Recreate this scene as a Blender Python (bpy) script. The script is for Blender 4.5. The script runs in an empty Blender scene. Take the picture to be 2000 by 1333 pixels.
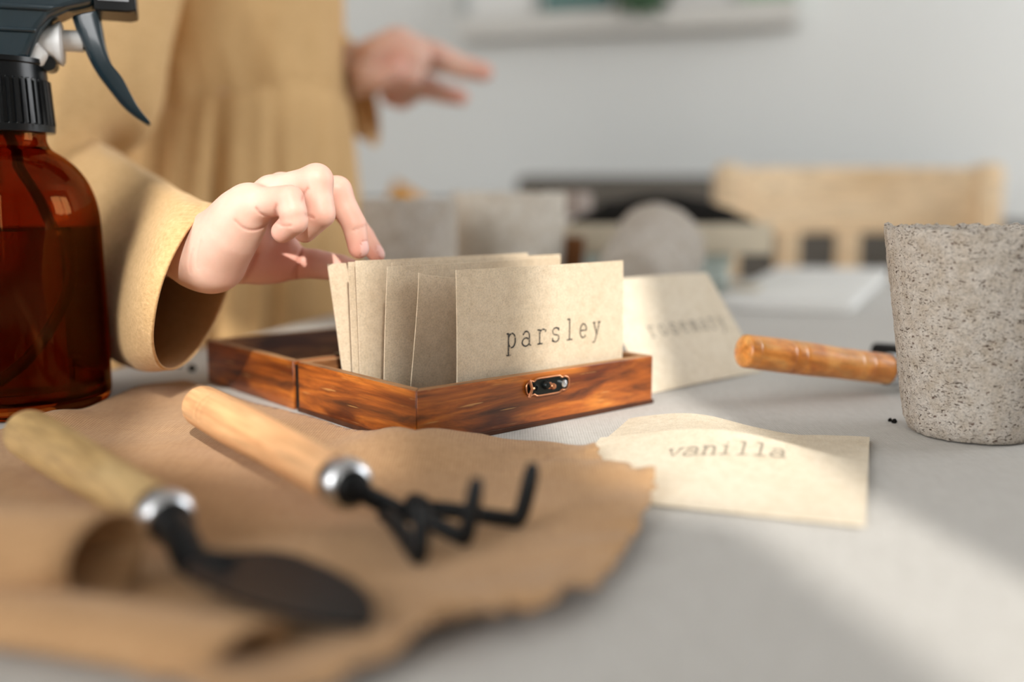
import bpy, bmesh, math, random
import numpy as np
from mathutils import Vector, Matrix, noise as mnoise

random.seed(7); np.random.seed(7)
SC = bpy.context.scene
COL = SC.collection
PI = math.pi

# ------------------------------------------------------------------ camera model
TZ = 0.75                       # table height
F_PX, HOR, HC = 1944.0, 390.0, 0.095
PITCH = math.atan((666.5 - HOR) / F_PX)
CAM = np.array([0.0, 0.0, TZ + HC])
FW = np.array([0, math.cos(PITCH), -math.sin(PITCH)])
RT = np.array([1.0, 0, 0]); UP = np.cross(RT, FW)
def ray(px, py): return FW + (px - 1000) / F_PX * RT - (py - 666.5) / F_PX * UP
def at(px, py, Y):                       # a seen point at distance Y into the room
    r = ray(px, py); return CAM + r * (Y / r[1])
def tab(px, py, z=0.0):                  # a seen point at height z above the table
    r = ray(px, py); return CAM + r * ((z - HC) / r[2])

# room axes: EX to the right along the back wall, EY towards it
EY = np.array([0.274, 0.9617, 0.0]); EX = np.array([0.9617, -0.274, 0.0])
def rm(ex, ey, z): return EX * ex + EY * ey + np.array([0, 0, z])

# ------------------------------------------------------------------ helpers
def link(o, parent=None):
    COL.objects.link(o)
    if parent is not None: o.parent = parent
    return o
def tag(o, label=None, cat=None, group=None, kind=None):
    if label: o['label'] = label
    if cat: o['category'] = cat
    if group: o['group'] = group
    if kind: o['kind'] = kind
    return o
def mesh_obj(name, V, Fc, mat, parent=None, smooth=True, origin=None, auto=None):
    V = np.asarray(V, float)
    if origin is not None: V = V - np.asarray(origin, float)
    me = bpy.data.meshes.new(name)
    me.from_pydata([tuple(map(float, v)) for v in V], [], [tuple(int(i) for i in f) for f in Fc])
    me.update()
    if smooth: me.polygons.foreach_set('use_smooth', [True] * len(me.polygons))
    if auto is not None: me.set_sharp_from_angle(angle=math.radians(auto))
    if mat: me.materials.append(mat)
    o = bpy.data.objects.new(name, me)
    if origin is not None: o.location = Vector(tuple(map(float, origin)))
    return link(o, parent)
def empty(name, loc=(0, 0, 0), M=None):
    o = bpy.data.objects.new(name, None); o.empty_display_size = 0.02
    if M is not None: o.matrix_world = M
    else: o.location = Vector(tuple(map(float, loc)))
    return link(o)
def basis(origin, x, y, z):
    M = Matrix.Identity(4)
    for i, a in enumerate((x, y, z)):
        for j in range(3): M[j][i] = float(a[j])
    for j in range(3): M[j][3] = float(origin[j])
    return M
def unit(a): a = np.asarray(a, float); return a / np.linalg.norm(a)
def frame_z(origin, z, xhint=(0, 0, 1)):
    z = unit(z); x = np.asarray(xhint, float); x = unit(x - z * (x @ z)); y = np.cross(z, x)
    return basis(origin, x, y, z)
class MB:
    def __init__(s): s.V = []; s.F = []
    def add(s, V, Fc):
        n = len(s.V); s.V += [tuple(map(float, v)) for v in V]; s.F += [tuple(int(i) + n for i in f) for f in Fc]
    def box(s, lo, hi, M=None):
        x0, y0, z0 = lo; x1, y1, z1 = hi
        V = [(x0,y0,z0),(x1,y0,z0),(x1,y1,z0),(x0,y1,z0),(x0,y0,z1),(x1,y0,z1),(x1,y1,z1),(x0,y1,z1)]
        if M is not None: V = [tuple(M @ Vector(v)) for v in V]
        s.add(V, [(0,3,2,1),(4,5,6,7),(0,1,5,4),(1,2,6,5),(2,3,7,6),(3,0,4,7)])
    def lathe(s, prof, n=48, M=None, jitter=None, close=True):
        V = []; Fc = []; m = len(prof)
        for i in range(n):
            a = 2 * PI * i / n; c, sn = math.cos(a), math.sin(a)
            for k, (r, z) in enumerate(prof):
                rr, zz = r, z
                if jitter: rr, zz = jitter(r, z, a, k)
                V.append((rr * c, rr * sn, zz))
        for i in range(n):
            j = (i + 1) % n
            for k in range(m - 1):
                Fc.append((i*m+k, j*m+k, j*m+k+1, i*m+k+1))
        if M is not None: V = [tuple(M @ Vector(v)) for v in V]
        s.add(V, Fc)
    def tube(s, path, rad, n=12, cap=True, sq=None):
        P = [np.asarray(p, float) for p in path]; m = len(P)
        rad = rad if hasattr(rad, '__len__') else [rad] * m
        T = [unit(P[min(i+1, m-1)] - P[max(i-1, 0)]) for i in range(m)]
        ref = np.array([0, 0, 1.0]) if abs(T[0][2]) < .9 else np.array([1.0, 0, 0])
        x = unit(ref - T[0] * (ref @ T[0])); V = []; Fc = []
        for i in range(m):
            x = unit(x - T[i] * (x @ T[i])); y = np.cross(T[i], x)
            for k in range(n):
                a = 2 * PI * k / n
                V.append(P[i] + rad[i] * (math.cos(a) * x + math.sin(a) * y))
        for i in range(m - 1):
            for k in range(n):
                k2 = (k + 1) % n
                Fc.append((i*n+k, i*n+k2, (i+1)*n+k2, (i+1)*n+k))
        if cap: Fc += [tuple(range(n))[::-1], tuple((m-1)*n + k for k in range(n))]
        s.add(V, Fc)
    def prism(s, poly, t0, t1, M=None):       # 2D outline in (x,z), thick in y
        n = len(poly)
        V = [(x, t0, z) for x, z in poly] + [(x, t1, z) for x, z in poly]
        if M is not None: V = [tuple(M @ Vector(v)) for v in V]
        Fc = [tuple(range(n)), tuple(range(2*n-1, n-1, -1))] + [((i+1) % n, i, n+i, n+(i+1) % n) for i in range(n)]
        s.add(V, Fc)
    def build(s, name, mat, parent=None, smooth=True, bevel=0, seg=2, auto=40, sub=0):
        o = mesh_obj(name, s.V, s.F, mat, parent, smooth)
        bm = bmesh.new(); bm.from_mesh(o.data); bmesh.ops.recalc_face_normals(bm, faces=bm.faces); bm.to_mesh(o.data); bm.free()
        if bevel:
            b = o.modifiers.new('b', 'BEVEL'); b.width = bevel; b.segments = seg; b.limit_method = 'ANGLE'; b.angle_limit = math.radians(35)
        if sub:
            m = o.modifiers.new('s', 'SUBSURF'); m.levels = sub; m.render_levels = sub
        if smooth and not sub and auto: o.data.set_sharp_from_angle(angle=math.radians(auto))
        return o
def spline(pts, n):
    P = [np.asarray(p, float) for p in pts]; m = len(P); out = []
    for i in range(m - 1):
        p0, p1, p2, p3 = P[max(i-1, 0)], P[i], P[i+1], P[min(i+2, m-1)]
        for k in range(n):
            t = k / n
            out.append(.5*((2*p1)+(-p0+p2)*t+(2*p0-5*p1+4*p2-p3)*t*t+(-p0+3*p1-3*p2+p3)*t**3))
    out.append(P[-1]); return out
def nz(x, y, z=0.0): return mnoise.noise(Vector((x, y, z)))

# ------------------------------------------------------------------ materials
def mat(name):
    m = bpy.data.materials.new(name); m.use_nodes = True
    nt = m.node_tree; b = nt.nodes['Principled BSDF']
    return m, nt, b
def node(nt, t, **kw):
    n = nt.nodes.new(t)
    for k, v in kw.items():
        if k in n.inputs: n.inputs[k].default_value = v
        else: setattr(n, k, v)
    return n
def ramp(nt, stops, src, interp='LINEAR'):
    r = nt.nodes.new('ShaderNodeValToRGB'); r.color_ramp.interpolation = interp
    e = r.color_ramp.elements
    while len(e) < len(stops): e.new(.5)
    for i, (p, c) in enumerate(stops): e[i].position = p; e[i].color = (*c, 1) if len(c) == 3 else c
    nt.links.new(src, r.inputs['Fac']); return r
def coords(nt, scale=(1, 1, 1), rot=(0, 0, 0), kind='Object'):
    tc = nt.nodes.new('ShaderNodeTexCoord'); mp = nt.nodes.new('ShaderNodeMapping')
    mp.inputs['Scale'].default_value = scale; mp.inputs['Rotation'].default_value = rot
    nt.links.new(tc.outputs[kind], mp.inputs['Vector']); return mp.outputs['Vector']
def noise(nt, vec, scale, detail=4, rough=.55, dist=0):
    n = nt.nodes.new('ShaderNodeTexNoise'); n.inputs['Scale'].default_value = scale
    n.inputs['Detail'].default_value = detail; n.inputs['Roughness'].default_value = rough; n.inputs['Distortion'].default_value = dist
    nt.links.new(vec, n.inputs['Vector']); return n.outputs['Fac']
def mix(nt, a, b, fac, mode='MIX'):
    m = nt.nodes.new('ShaderNodeMix'); m.data_type = 'RGBA'; m.blend_type = mode
    for s, v in ((m.inputs[6], a), (m.inputs[7], b)):
        if isinstance(v, tuple): s.default_value = (*v, 1)
        else: nt.links.new(v, s)
    if isinstance(fac, (int, float)): m.inputs[0].default_value = fac
    else: nt.links.new(fac, m.inputs[0])
    return m.outputs[2]
def bump(nt, b, h, strength=.3, dist=.001):
    n = nt.nodes.new('ShaderNodeBump'); n.inputs['Strength'].default_value = strength; n.inputs['Distance'].default_value = dist
    nt.links.new(h, n.inputs['Height']); nt.links.new(n.outputs['Normal'], b.inputs['Normal'])
def simple(name, col, rough=.6, metal=0, spec=.5, vary=0.0, scale=30, coat=0):
    m, nt, b = mat(name)
    b.inputs['Roughness'].default_value = rough; b.inputs['Metallic'].default_value = metal
    b.inputs['Specular IOR Level'].default_value = spec; b.inputs['Coat Weight'].default_value = coat
    v = coords(nt); f = noise(nt, v, scale)
    lo = tuple(c * (1 - vary) for c in col); hi = tuple(min(1, c * (1 + vary)) for c in col)
    r = ramp(nt, [(.3, lo), (.7, hi)], f); nt.links.new(r.outputs['Color'], b.inputs['Base Color'])
    return m
def weave(name, c0, c1, period, rough=.9, bstr=.35, slub=.5, big=.12, bigscale=9, sheen=0.1, wave=.5):
    m, nt, b = mat(name); v = coords(nt)
    b.inputs['Roughness'].default_value = rough; b.inputs['Specular IOR Level'].default_value = .15
    b.inputs['Sheen Weight'].default_value = sheen
    k = 1 / period
    n1 = noise(nt, coords(nt, (k * .12, k, k)), 1.0, 2, .6); n2 = noise(nt, coords(nt, (k, k * .12, k)), 1.0, 2, .6)
    w1 = node(nt, 'ShaderNodeTexWave', wave_type='BANDS', bands_direction='X'); w1.inputs['Scale'].default_value = k / 6.283 * 2; w1.inputs['Distortion'].default_value = .6
    w2 = node(nt, 'ShaderNodeTexWave', wave_type='BANDS', bands_direction='Y'); w2.inputs['Scale'].default_value = k / 6.283 * 2; w2.inputs['Distortion'].default_value = .6
    nt.links.new(v, w1.inputs['Vector']); nt.links.new(v, w2.inputs['Vector'])
    def ma(op, a, bb):
        q = nt.nodes.new('ShaderNodeMath'); q.operation = op
        for s, x in ((q.inputs[0], a), (q.inputs[1], bb)):
            if isinstance(x, (int, float)): s.default_value = x
            else: nt.links.new(x, s)
        return q.outputs[0]
    wv = ma('MULTIPLY', w1.outputs['Fac'], w2.outputs['Fac'])
    sl = ma('ADD', ma('MULTIPLY', n1, .5), ma('MULTIPLY', n2, .5))
    h = ma('ADD', ma('MULTIPLY', wv, wave), ma('MULTIPLY', sl, slub * 2 + (.5 - wave) * .4))
    r = ramp(nt, [(.25, c0), (.95, c1)], h)
    bg = noise(nt, v, bigscale, 3)
    r2 = ramp(nt, [(.3, (1 - big,) * 3), (.7, (1.0,) * 3)], bg)
    nt.links.new(mix(nt, r.outputs['Color'], r2.outputs['Color'], 1.0, 'MULTIPLY'), b.inputs['Base Color'])
    bump(nt, b, h, bstr, period * .5)
    return m
def wood(name, dark, mid, light, scale=(8, 90, 90), rough=.45, stops=(.28, .5, .72), coat=.0, bstr=.1, burn=False, dist=1.2):
    m, nt, b = mat(name)
    v = coords(nt, scale); f = noise(nt, v, 1.0, 6, .62, dist)
    r = ramp(nt, [(stops[0], dark), (stops[1], mid), (stops[2], light)], f)
    col = r.outputs['Color']
    fine = noise(nt, coords(nt, (scale[0] * 4, scale[1] * 7, scale[2] * 7)), 1.0, 3, .6)
    r2 = ramp(nt, [(.3, (.72,) * 3), (.62, (1.12,) * 3)], fine)
    col = mix(nt, col, r2.outputs['Color'], 1.0, 'MULTIPLY')
    if burn:
        g = noise(nt, coords(nt, (14, 60, 60)), 1.0, 2, .5, .4)
        r3 = ramp(nt, [(.37, (.20, .10, .06)), (.49, (1, 1, 1))], g)
        col = mix(nt, col, r3.outputs['Color'], .85, 'MULTIPLY')
        fl = noise(nt, coords(nt, (55, 900, 900)), 1.0, 2, .5, .2)
        r4 = ramp(nt, [(.66, (0, 0, 0)), (.74, (1, 1, 1))], fl)
        col = mix(nt, col, (.72, .40, .13), mix(nt, (0, 0, 0), r4.outputs['Color'], .55))
    nt.links.new(col, b.inputs['Base Color'])
    b.inputs['Roughness'].default_value = rough; b.inputs['Coat Weight'].default_value = coat; b.inputs['Coat Roughness'].default_value = .25
    bump(nt, b, fine, bstr, .0005)
    return m
def kraft(name, c, fleck=.35):
    m, nt, b = mat(name); v = coords(nt)
    f1 = noise(nt, v, 1400, 3, .7); f2 = noise(nt, v, 260, 3, .6); f3 = noise(nt, v, 28, 2, .5)
    fib = noise(nt, coords(nt, (500, 1600, 900)), 1.0, 2, .6, 1.5)
    r = ramp(nt, [(.3, tuple(x * (1 - fleck) for x in c)), (.52, c), (.72, tuple(min(1, x * 1.1) for x in c))], f1)
    r2 = ramp(nt, [(.3, (.9, .88, .85)), (.6, (1, 1, 1))], f2)
    r3 = ramp(nt, [(.3, (.95, .93, .90)), (.7, (1, 1, 1))], f3)
    r4 = ramp(nt, [(.26, (.72, .65, .58)), (.36, (1, 1, 1))], fib)
    col = r.outputs['Color']
    for q in (r2, r3, r4): col = mix(nt, col, q.outputs['Color'], 1.0, 'MULTIPLY')
    nt.links.new(col, b.inputs['Base Color'])
    b.inputs['Roughness'].default_value = .85; b.inputs['Specular IOR Level'].default_value = .2
    bump(nt, b, f2, .12, .0003)
    return m
def peat(name, c, spots=True, k=1.0):
    m, nt, b = mat(name); v = coords(nt)
    f1 = noise(nt, v, 900 * k, 5, .7, .8); f2 = noise(nt, v, 180 * k, 4, .6)
    r = ramp(nt, [(.3, tuple(x * .62 for x in c)), (.5, c), (.72, tuple(min(1, x * 1.28) for x in c))], f1)
    r2 = ramp(nt, [(.3, (.85, .80, .74)), (.62, (1.03, 1.03, 1.04))], f2)
    col = mix(nt, r.outputs['Color'], r2.outputs['Color'], 1.0, 'MULTIPLY')
    if spots:
        fib = noise(nt, coords(nt, (330 * k, 330 * k, 800 * k)), 1.0, 3, .55, 2.2)
        r3 = ramp(nt, [(.355, (.11, .07, .05)), (.425, (1, 1, 1))], fib)
        col = mix(nt, col, r3.outputs['Color'], .9, 'MULTIPLY')
        vo = nt.nodes.new('ShaderNodeTexVoronoi'); vo.inputs['Scale'].default_value = 210 * k; vo.inputs['Randomness'].default_value = 1
        vv = nt.nodes.new('ShaderNodeVectorMath'); vv.operation = 'MULTIPLY_ADD'
        nn = nt.nodes.new('ShaderNodeTexNoise'); nn.inputs['Scale'].default_value = 260 * k; nt.links.new(v, nn.inputs['Vector'])
        nt.links.new(nn.outputs['Color'], vv.inputs[0]); vv.inputs[1].default_value = (.006, .006, .003); nt.links.new(coords(nt, (1, 1, 1.5)), vv.inputs[2])
        nt.links.new(vv.outputs[0], vo.inputs['Vector'])
        r4 = ramp(nt, [(.10, (.14, .06, .04)), (.19, (1, 1, 1))], vo.outputs['Distance'])
        col = mix(nt, col, r4.outputs['Color'], .8, 'MULTIPLY')
    nt.links.new(col, b.inputs['Base Color'])
    b.inputs['Roughness'].default_value = .95; b.inputs['Specular IOR Level'].default_value = .1
    ad = nt.nodes.new('ShaderNodeMath'); ad.operation = 'ADD'; nt.links.new(f1, ad.inputs[0]); nt.links.new(f2, ad.inputs[1])
    bump(nt, b, ad.outputs[0], .6, .0012)
    return m
def glassmat(name, col, ior=1.5, rough=0.0, dens=None, dcol=None):
    m = bpy.data.materials.new(name); m.use_nodes = True; nt = m.node_tree
    for n in list(nt.nodes): nt.nodes.remove(n)
    o = nt.nodes.new('ShaderNodeOutputMaterial'); g = nt.nodes.new('ShaderNodeBsdfGlass')
    g.inputs['Color'].default_value = (*col, 1); g.inputs['IOR'].default_value = ior; g.inputs['Roughness'].default_value = rough
    nt.links.new(g.outputs[0], o.inputs['Surface'])
    if dens:
        a = nt.nodes.new('ShaderNodeVolumeAbsorption'); a.inputs['Color'].default_value = (*dcol, 1); a.inputs['Density'].default_value = dens
        nt.links.new(a.outputs[0], o.inputs['Volume'])
    return m
def skinmat(name):
    m, nt, b = mat(name); v = coords(nt)
    at_ = nt.nodes.new('ShaderNodeAttribute'); at_.attribute_name = 'tint'
    f = noise(nt, v, 90, 4, .6)
    r = ramp(nt, [(.3, (.69, .445, .35)), (.7, (.76, .52, .42))], f)
    f2 = noise(nt, v, 55, 3, .55); r2 = ramp(nt, [(.42, (0, 0, 0)), (.72, (1, 1, 1))], f2)
    sep = nt.nodes.new('ShaderNodeSeparateColor'); nt.links.new(at_.outputs['Color'], sep.inputs[0])
    c0 = mix(nt, r.outputs['Color'], mix(nt, r.outputs['Color'], (.74, .38, .31), .32), r2.outputs['Color'])
    c1 = mix(nt, c0, (.66, .25, .19), sep.outputs[0])
    c2 = mix(nt, c1, (.74, .46, .42), sep.outputs[1])
    c3 = mix(nt, c2, (.42, .12, .08), sep.outputs[2])
    nt.links.new(c3, b.inputs['Base Color'])
    b.inputs['Roughness'].default_value = .48; b.inputs['Specular IOR Level'].default_value = .35
    b.inputs['Subsurface Weight'].default_value = .25; b.inputs['Subsurface Radius'].default_value = (1.0, .35, .2); b.inputs['Subsurface Scale'].default_value = .004
    ln = noise(nt, coords(nt, (700, 700, 700)), 1.0, 3, .6); bump(nt, b, ln, .06, .0004)
    return m

M = {}
M['cloth'] = weave('grey_linen', (.385, .365, .335), (.60, .585, .555), .0011, bstr=.3, slub=.45, big=.06)
M['kraft_cloth'] = weave('tan_linen', (.36, .19, .082), (.60, .375, .195), .0011, bstr=.5, slub=.5, big=.14, bigscale=18)
M['dress'] = weave('mustard_linen', (.50, .295, .115), (.79, .525, .26), .0016, bstr=.4, slub=.55, big=.12, bigscale=14, wave=.0)
M['kraft'] = kraft('kraft_paper', (.72, .605, .455), .20)
M['kraft_light'] = kraft('pale_kraft_paper', (.73, .645, .515), .16)
M['box'] = wood('scorched_wood', (.070, .016, .003), (.36, .088, .009), (.64, .21, .026), (16, 120, 120), .38, (.3, .5, .72), coat=.3, burn=True)
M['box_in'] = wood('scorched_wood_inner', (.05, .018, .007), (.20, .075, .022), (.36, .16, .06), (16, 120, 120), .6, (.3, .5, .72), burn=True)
M['rim'] = wood('scorched_wood_rim', (.12, .05, .02), (.34, .17, .07), (.52, .30, .14), (20, 300, 300), .6, (.3, .5, .7))
M['peach'] = wood('peach_wood', (.60, .285, .12), (.76, .42, .20), (.84, .52, .28), (9, 70, 70), .5, coat=.12, dist=.6)
M['olive_wood'] = wood('yellow_wood', (.34, .205, .075), (.50, .325, .135), (.60, .42, .20), (14, 90, 90), .5, coat=.1, dist=.8)
M['orange_wood'] = wood('orange_lacquered_wood', (.40, .085, .008), (.70, .255, .045), (.80, .38, .105), (26, 50, 50), .35, (.3, .48, .62), coat=.35, dist=1.4)
M['chair'] = wood('pale_birch', (.70, .50, .29), (.80, .605, .385), (.84, .66, .44), (5, 40, 40), .55, dist=.5)
M['black_metal'] = simple('black_painted_metal', (.005, .0055, .006), .45, 0, .22, .2)
M['steel'] = simple('brushed_steel', (.66, .67, .69), .27, 1.0, .5, .08, 200)
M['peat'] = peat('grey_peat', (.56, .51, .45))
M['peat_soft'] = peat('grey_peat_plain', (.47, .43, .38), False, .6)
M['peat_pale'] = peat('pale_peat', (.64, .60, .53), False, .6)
M['plastic'] = simple('slate_plastic', (.014, .030, .040), .22, 0, .5, .1, coat=.4)
M['plastic_black'] = simple('black_plastic', (.004, .005, .006), .28, 0, .35, .1)
M['plastic_white'] = simple('white_plastic', (.78, .78, .77), .35, 0, .5, .02)
M['plastic_clear'] = simple('clouded_clear_plastic', (.34, .36, .40), .12, 0, .8, .1, coat=.5)
M['amber'] = glassmat('amber_glass', (.62, .285, .10), 1.5)
M['liquid'] = glassmat('liquid', (.70, .50, .33), 1.33)
M['tube'] = simple('dip_tube', (.10, .035, .012), .3, 0, .5, .1)
M['bronze'] = simple('dark_bronze', (.018, .022, .022), .28, .7, .5, .2)
M['copper'] = simple('worn_copper', (.60, .27, .14), .32, 1.0, .5, .15, 400)
M['sofa'] = weave('charcoal_upholstery', (.085, .077, .065), (.155, .14, .12), .004, big=.1, bigscale=6)
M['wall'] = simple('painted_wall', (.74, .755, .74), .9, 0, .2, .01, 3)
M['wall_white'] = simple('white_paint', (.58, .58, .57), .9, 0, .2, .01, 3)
M['floor'] = wood('oak_floor', (.30, .19, .10), (.42, .28, .16), (.50, .35, .21), (2, 25, 25), .5)
M['shelf'] = simple('white_lacquer_shelf', (.62, .61, .575), .6, 0, .3, .02)
M['teal'] = simple('teal_cover', (.05, .16, .15), .6, 0, .4, .1)
M['white_paper'] = simple('white_paper', (.74, .74, .72), .8, 0, .2, .02, 20)
M['mint'] = simple('mint_glaze', (.62, .72, .69), .4, 0, .4, .03)
M['soil'] = simple('black_soil', (.008, .007, .006), .95, 0, .1, .5, 300)
M['card'] = simple('cream_card', (.60, .53, .41), .8, 0, .2, .05, 40)
M['mustard'] = simple('mustard_fabric', (.56, .255, .03), .9, 0, .1, .12, 60)
M['leaf'] = simple('green_leaf', (.028, .085, .03), .5, 0, .4, .4, 40)
M['terracotta'] = simple('brown_clay', (.25, .10, .035), .7, 0, .3, .1)
M['hair'] = simple('brown_hair', (.10, .05, .025), .5, 0, .4, .3, 200)
M['added_curtain'] = weave('curtain_linen', (.55, .53, .48), (.72, .70, .66), .002, wave=.0)
M['skin'] = skinmat('skin')
def inkmat(name, a, lo, hi):
    m, nt, b = mat(name); v = coords(nt)
    f = noise(nt, v, 1500, 3, .6)
    r = ramp(nt, [(lo, (1, 1, 1)), (hi, (0, 0, 0))], f)
    nt.links.new(mix(nt, (.55, .45, .32), a, r.outputs['Color']), b.inputs['Base Color']); b.inputs['Roughness'].default_value = .8
    return m
M['ink'] = inkmat('stamp_ink', (.03, .028, .027), .52, .70)
M['ink_faint'] = inkmat('faint_stamp_ink', (.25, .225, .185), .44, .72)

# ------------------------------------------------------------------ signed-distance modelling (hands, body)
class SDF:
    def __init__(s, lo, hi, res):
        s.lo = np.array(lo, float); s.res = res
        s.n = np.ceil((np.array(hi) - s.lo) / res).astype(int) + 1
        s.D = np.full(s.n, 1.0, np.float32)
    def window(s, pts, pad):
        pts = np.array(pts); a = np.floor((pts.min(0) - pad - s.lo) / s.res).astype(int); b = np.ceil((pts.max(0) + pad - s.lo) / s.res).astype(int) + 1
        a = np.clip(a, 0, s.n); b = np.clip(b, 0, s.n)
        sl = tuple(slice(a[i], b[i]) for i in range(3))
        ax = [s.lo[i] + s.res * np.arange(a[i], b[i]) for i in range(3)]
        return sl, np.meshgrid(*ax, indexing='ij')
    @staticmethod
    def cone(X, Y, Z, a, b, ra, rb):
        ba = b - a; L2 = ba @ ba + 1e-12
        px, py, pz = X - a[0], Y - a[1], Z - a[2]
        t = np.clip((px * ba[0] + py * ba[1] + pz * ba[2]) / L2, 0, 1)
        return np.sqrt((px - t*ba[0])**2 + (py - t*ba[1])**2 + (pz - t*ba[2])**2) - (ra + (rb - ra) * t)
    @staticmethod
    def smin(a, b, k):
        if k <= 0: return np.minimum(a, b)
        h = np.clip(.5 + .5 * (b - a) / k, 0, 1); return b + (a - b) * h - k * h * (1 - h)
    def chain(s, segs, k_in, k_out):          # segs: (a,b,ra,rb); blended with each other by k_in, with the rest by k_out
        pts = [p for q in segs for p in (q[0], q[1])]; R = max(max(q[2], q[3]) for q in segs)
        sl, (X, Y, Z) = s.window(pts, R * 1.6 + k_in + k_out + 3 * s.res)
        d = None
        for a, b, ra, rb in segs:
            c = s.cone(X, Y, Z, np.asarray(a, float), np.asarray(b, float), ra, rb)
            d = c if d is None else s.smin(d, c, k_in)
        s.D[sl] = s.smin(s.D[sl], d.astype(np.float32), k_out)
    def ball(s, c, r, k, axes=None, cut=False):
        c = np.asarray(c, float); r = np.asarray(r if hasattr(r, '__len__') else (r,) * 3, float)
        sl, (X, Y, Z) = s.window([c], r.max() * 1.5 + k + 3 * s.res)
        P = [X - c[0], Y - c[1], Z - c[2]]
        if axes is not None: P = [sum(P[j] * axes[i][j] for j in range(3)) for i in range(3)]
        q = np.sqrt(sum((P[i] / r[i])**2 for i in range(3))); g = np.sqrt(sum((P[i] / r[i]**2)**2 for i in range(3))) + 1e-9
        d = (q * (q - 1) / g).astype(np.float32)
        if cut: s.D[sl] = -s.smin(-s.D[sl], d, k)
        else: s.D[sl] = s.smin(s.D[sl], d, k)
    def mesh(s, relax=3):
        D = s.D; S = D < 0; nx, ny, nz_ = D.shape
        c = [S[i:nx-1+i, j:ny-1+j, k:nz_-1+k] for i in (0, 1) for j in (0, 1) for k in (0, 1)]
        cnt = sum(x.astype(np.int8) for x in c); act = (cnt > 0) & (cnt < 8)
        idx = np.argwhere(act); ids = -np.ones(act.shape, np.int64); ids[act] = np.arange(len(idx))
        acc = np.zeros((len(idx), 3)); num = np.zeros(len(idx))
        cor = [(i, j, k) for i in (0, 1) for j in (0, 1) for k in (0, 1)]
        val = {q: D[idx[:, 0] + q[0], idx[:, 1] + q[1], idx[:, 2] + q[2]].astype(float) for q in cor}
        for q in cor:
            for a in range(3):
                if q[a] == 0:
                    q2 = tuple(1 if i == a else q[i] for i in range(3)); v0, v1 = val[q], val[q2]
                    m = (v0 < 0) != (v1 < 0); t = v0 / np.where(m, v0 - v1, 1)
                    P = np.tile(np.array(q, float), (len(idx), 1)); P[:, a] += t
                    acc[m] += P[m]; num[m] += 1
        V = s.lo + (idx + acc / num[:, None]) * s.res
        Fs = []
        for a in range(3):
            b, c2 = (a + 1) % 3, (a + 2) % 3
            e0 = [slice(None)] * 3; e1 = [slice(None)] * 3; e0[a] = slice(0, -1); e1[a] = slice(1, None)
            m = S[tuple(e0)] != S[tuple(e1)]; w = np.argwhere(m)
            w = w[(w[:, b] > 0) & (w[:, c2] > 0) & (w[:, b] < D.shape[b]-1) & (w[:, c2] < D.shape[c2]-1)]
            def g(ob, oc):
                q = w.copy(); q[:, b] += ob; q[:, c2] += oc; return ids[q[:, 0], q[:, 1], q[:, 2]]
            quad = np.stack([g(-1, -1), g(0, -1), g(0, 0), g(-1, 0)], 1)
            fl = ~S[w[:, 0], w[:, 1], w[:, 2]]; quad[fl] = quad[fl][:, ::-1]
            Fs.append(quad)
        Fc = np.concatenate(Fs); Fc = Fc[(Fc >= 0).all(1)]
        E = np.concatenate([Fc[:, [i, (i+1) % 4]] for i in range(4)])
        for _ in range(relax):
            A = np.zeros_like(V); n = np.zeros(len(V))
            np.add.at(A, E[:, 0], V[E[:, 1]]); np.add.at(A, E[:, 1], V[E[:, 0]]); np.add.at(n, E[:, 0], 1); np.add.at(n, E[:, 1], 1)
            V = V * .5 + (A / n[:, None]) * .5
        return V, Fc

# ------------------------------------------------------------------ the room
WB, WF, WL, WR, HT = 2.50, -1.30, -2.0, 2.1, 2.5
def wall_quad(name, pts, m):
    o = mesh_obj(name, pts, [(0, 1, 2, 3)], m, smooth=False); return tag(o, kind='structure')
def slab(name, ex0, ex1, ey0, ey1, z0, z1, m, parent=None, bevel=0):
    b = MB(); Mx = basis((0, 0, 0), EX, EY, (0, 0, 1)); b.box((ex0, ey0, z0), (ex1, ey1, z1), Mx)
    return b.build(name, m, parent, smooth=False, bevel=bevel)
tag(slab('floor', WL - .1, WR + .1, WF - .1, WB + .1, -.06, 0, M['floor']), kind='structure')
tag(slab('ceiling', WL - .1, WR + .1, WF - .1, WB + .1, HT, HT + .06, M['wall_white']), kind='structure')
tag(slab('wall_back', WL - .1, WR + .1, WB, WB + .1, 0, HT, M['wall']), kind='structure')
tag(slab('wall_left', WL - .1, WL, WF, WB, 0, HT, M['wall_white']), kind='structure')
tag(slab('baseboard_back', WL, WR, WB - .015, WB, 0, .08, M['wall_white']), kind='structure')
dr_ = MB(); Mx = basis((0, 0, 0), EX, EY, (0, 0, 1)); dr_.box((WL + .001, .35, .0), (WL + .04, 1.45, 2.05), Mx)  # added dark door, out of view, to darken what the amber bottle refracts
dr_.box((WL + .041, .50, .25), (WL + .048, 1.30, .95), Mx); dr_.box((WL + .041, .50, 1.1), (WL + .048, 1.30, 1.9), Mx)
tag(dr_.build('added_door_1', wood('walnut_door', (.018, .009, .005), (.035, .018, .009), (.055, .03, .015), (3, 30, 30), .5), smooth=False, bevel=.003), kind='structure')
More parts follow.
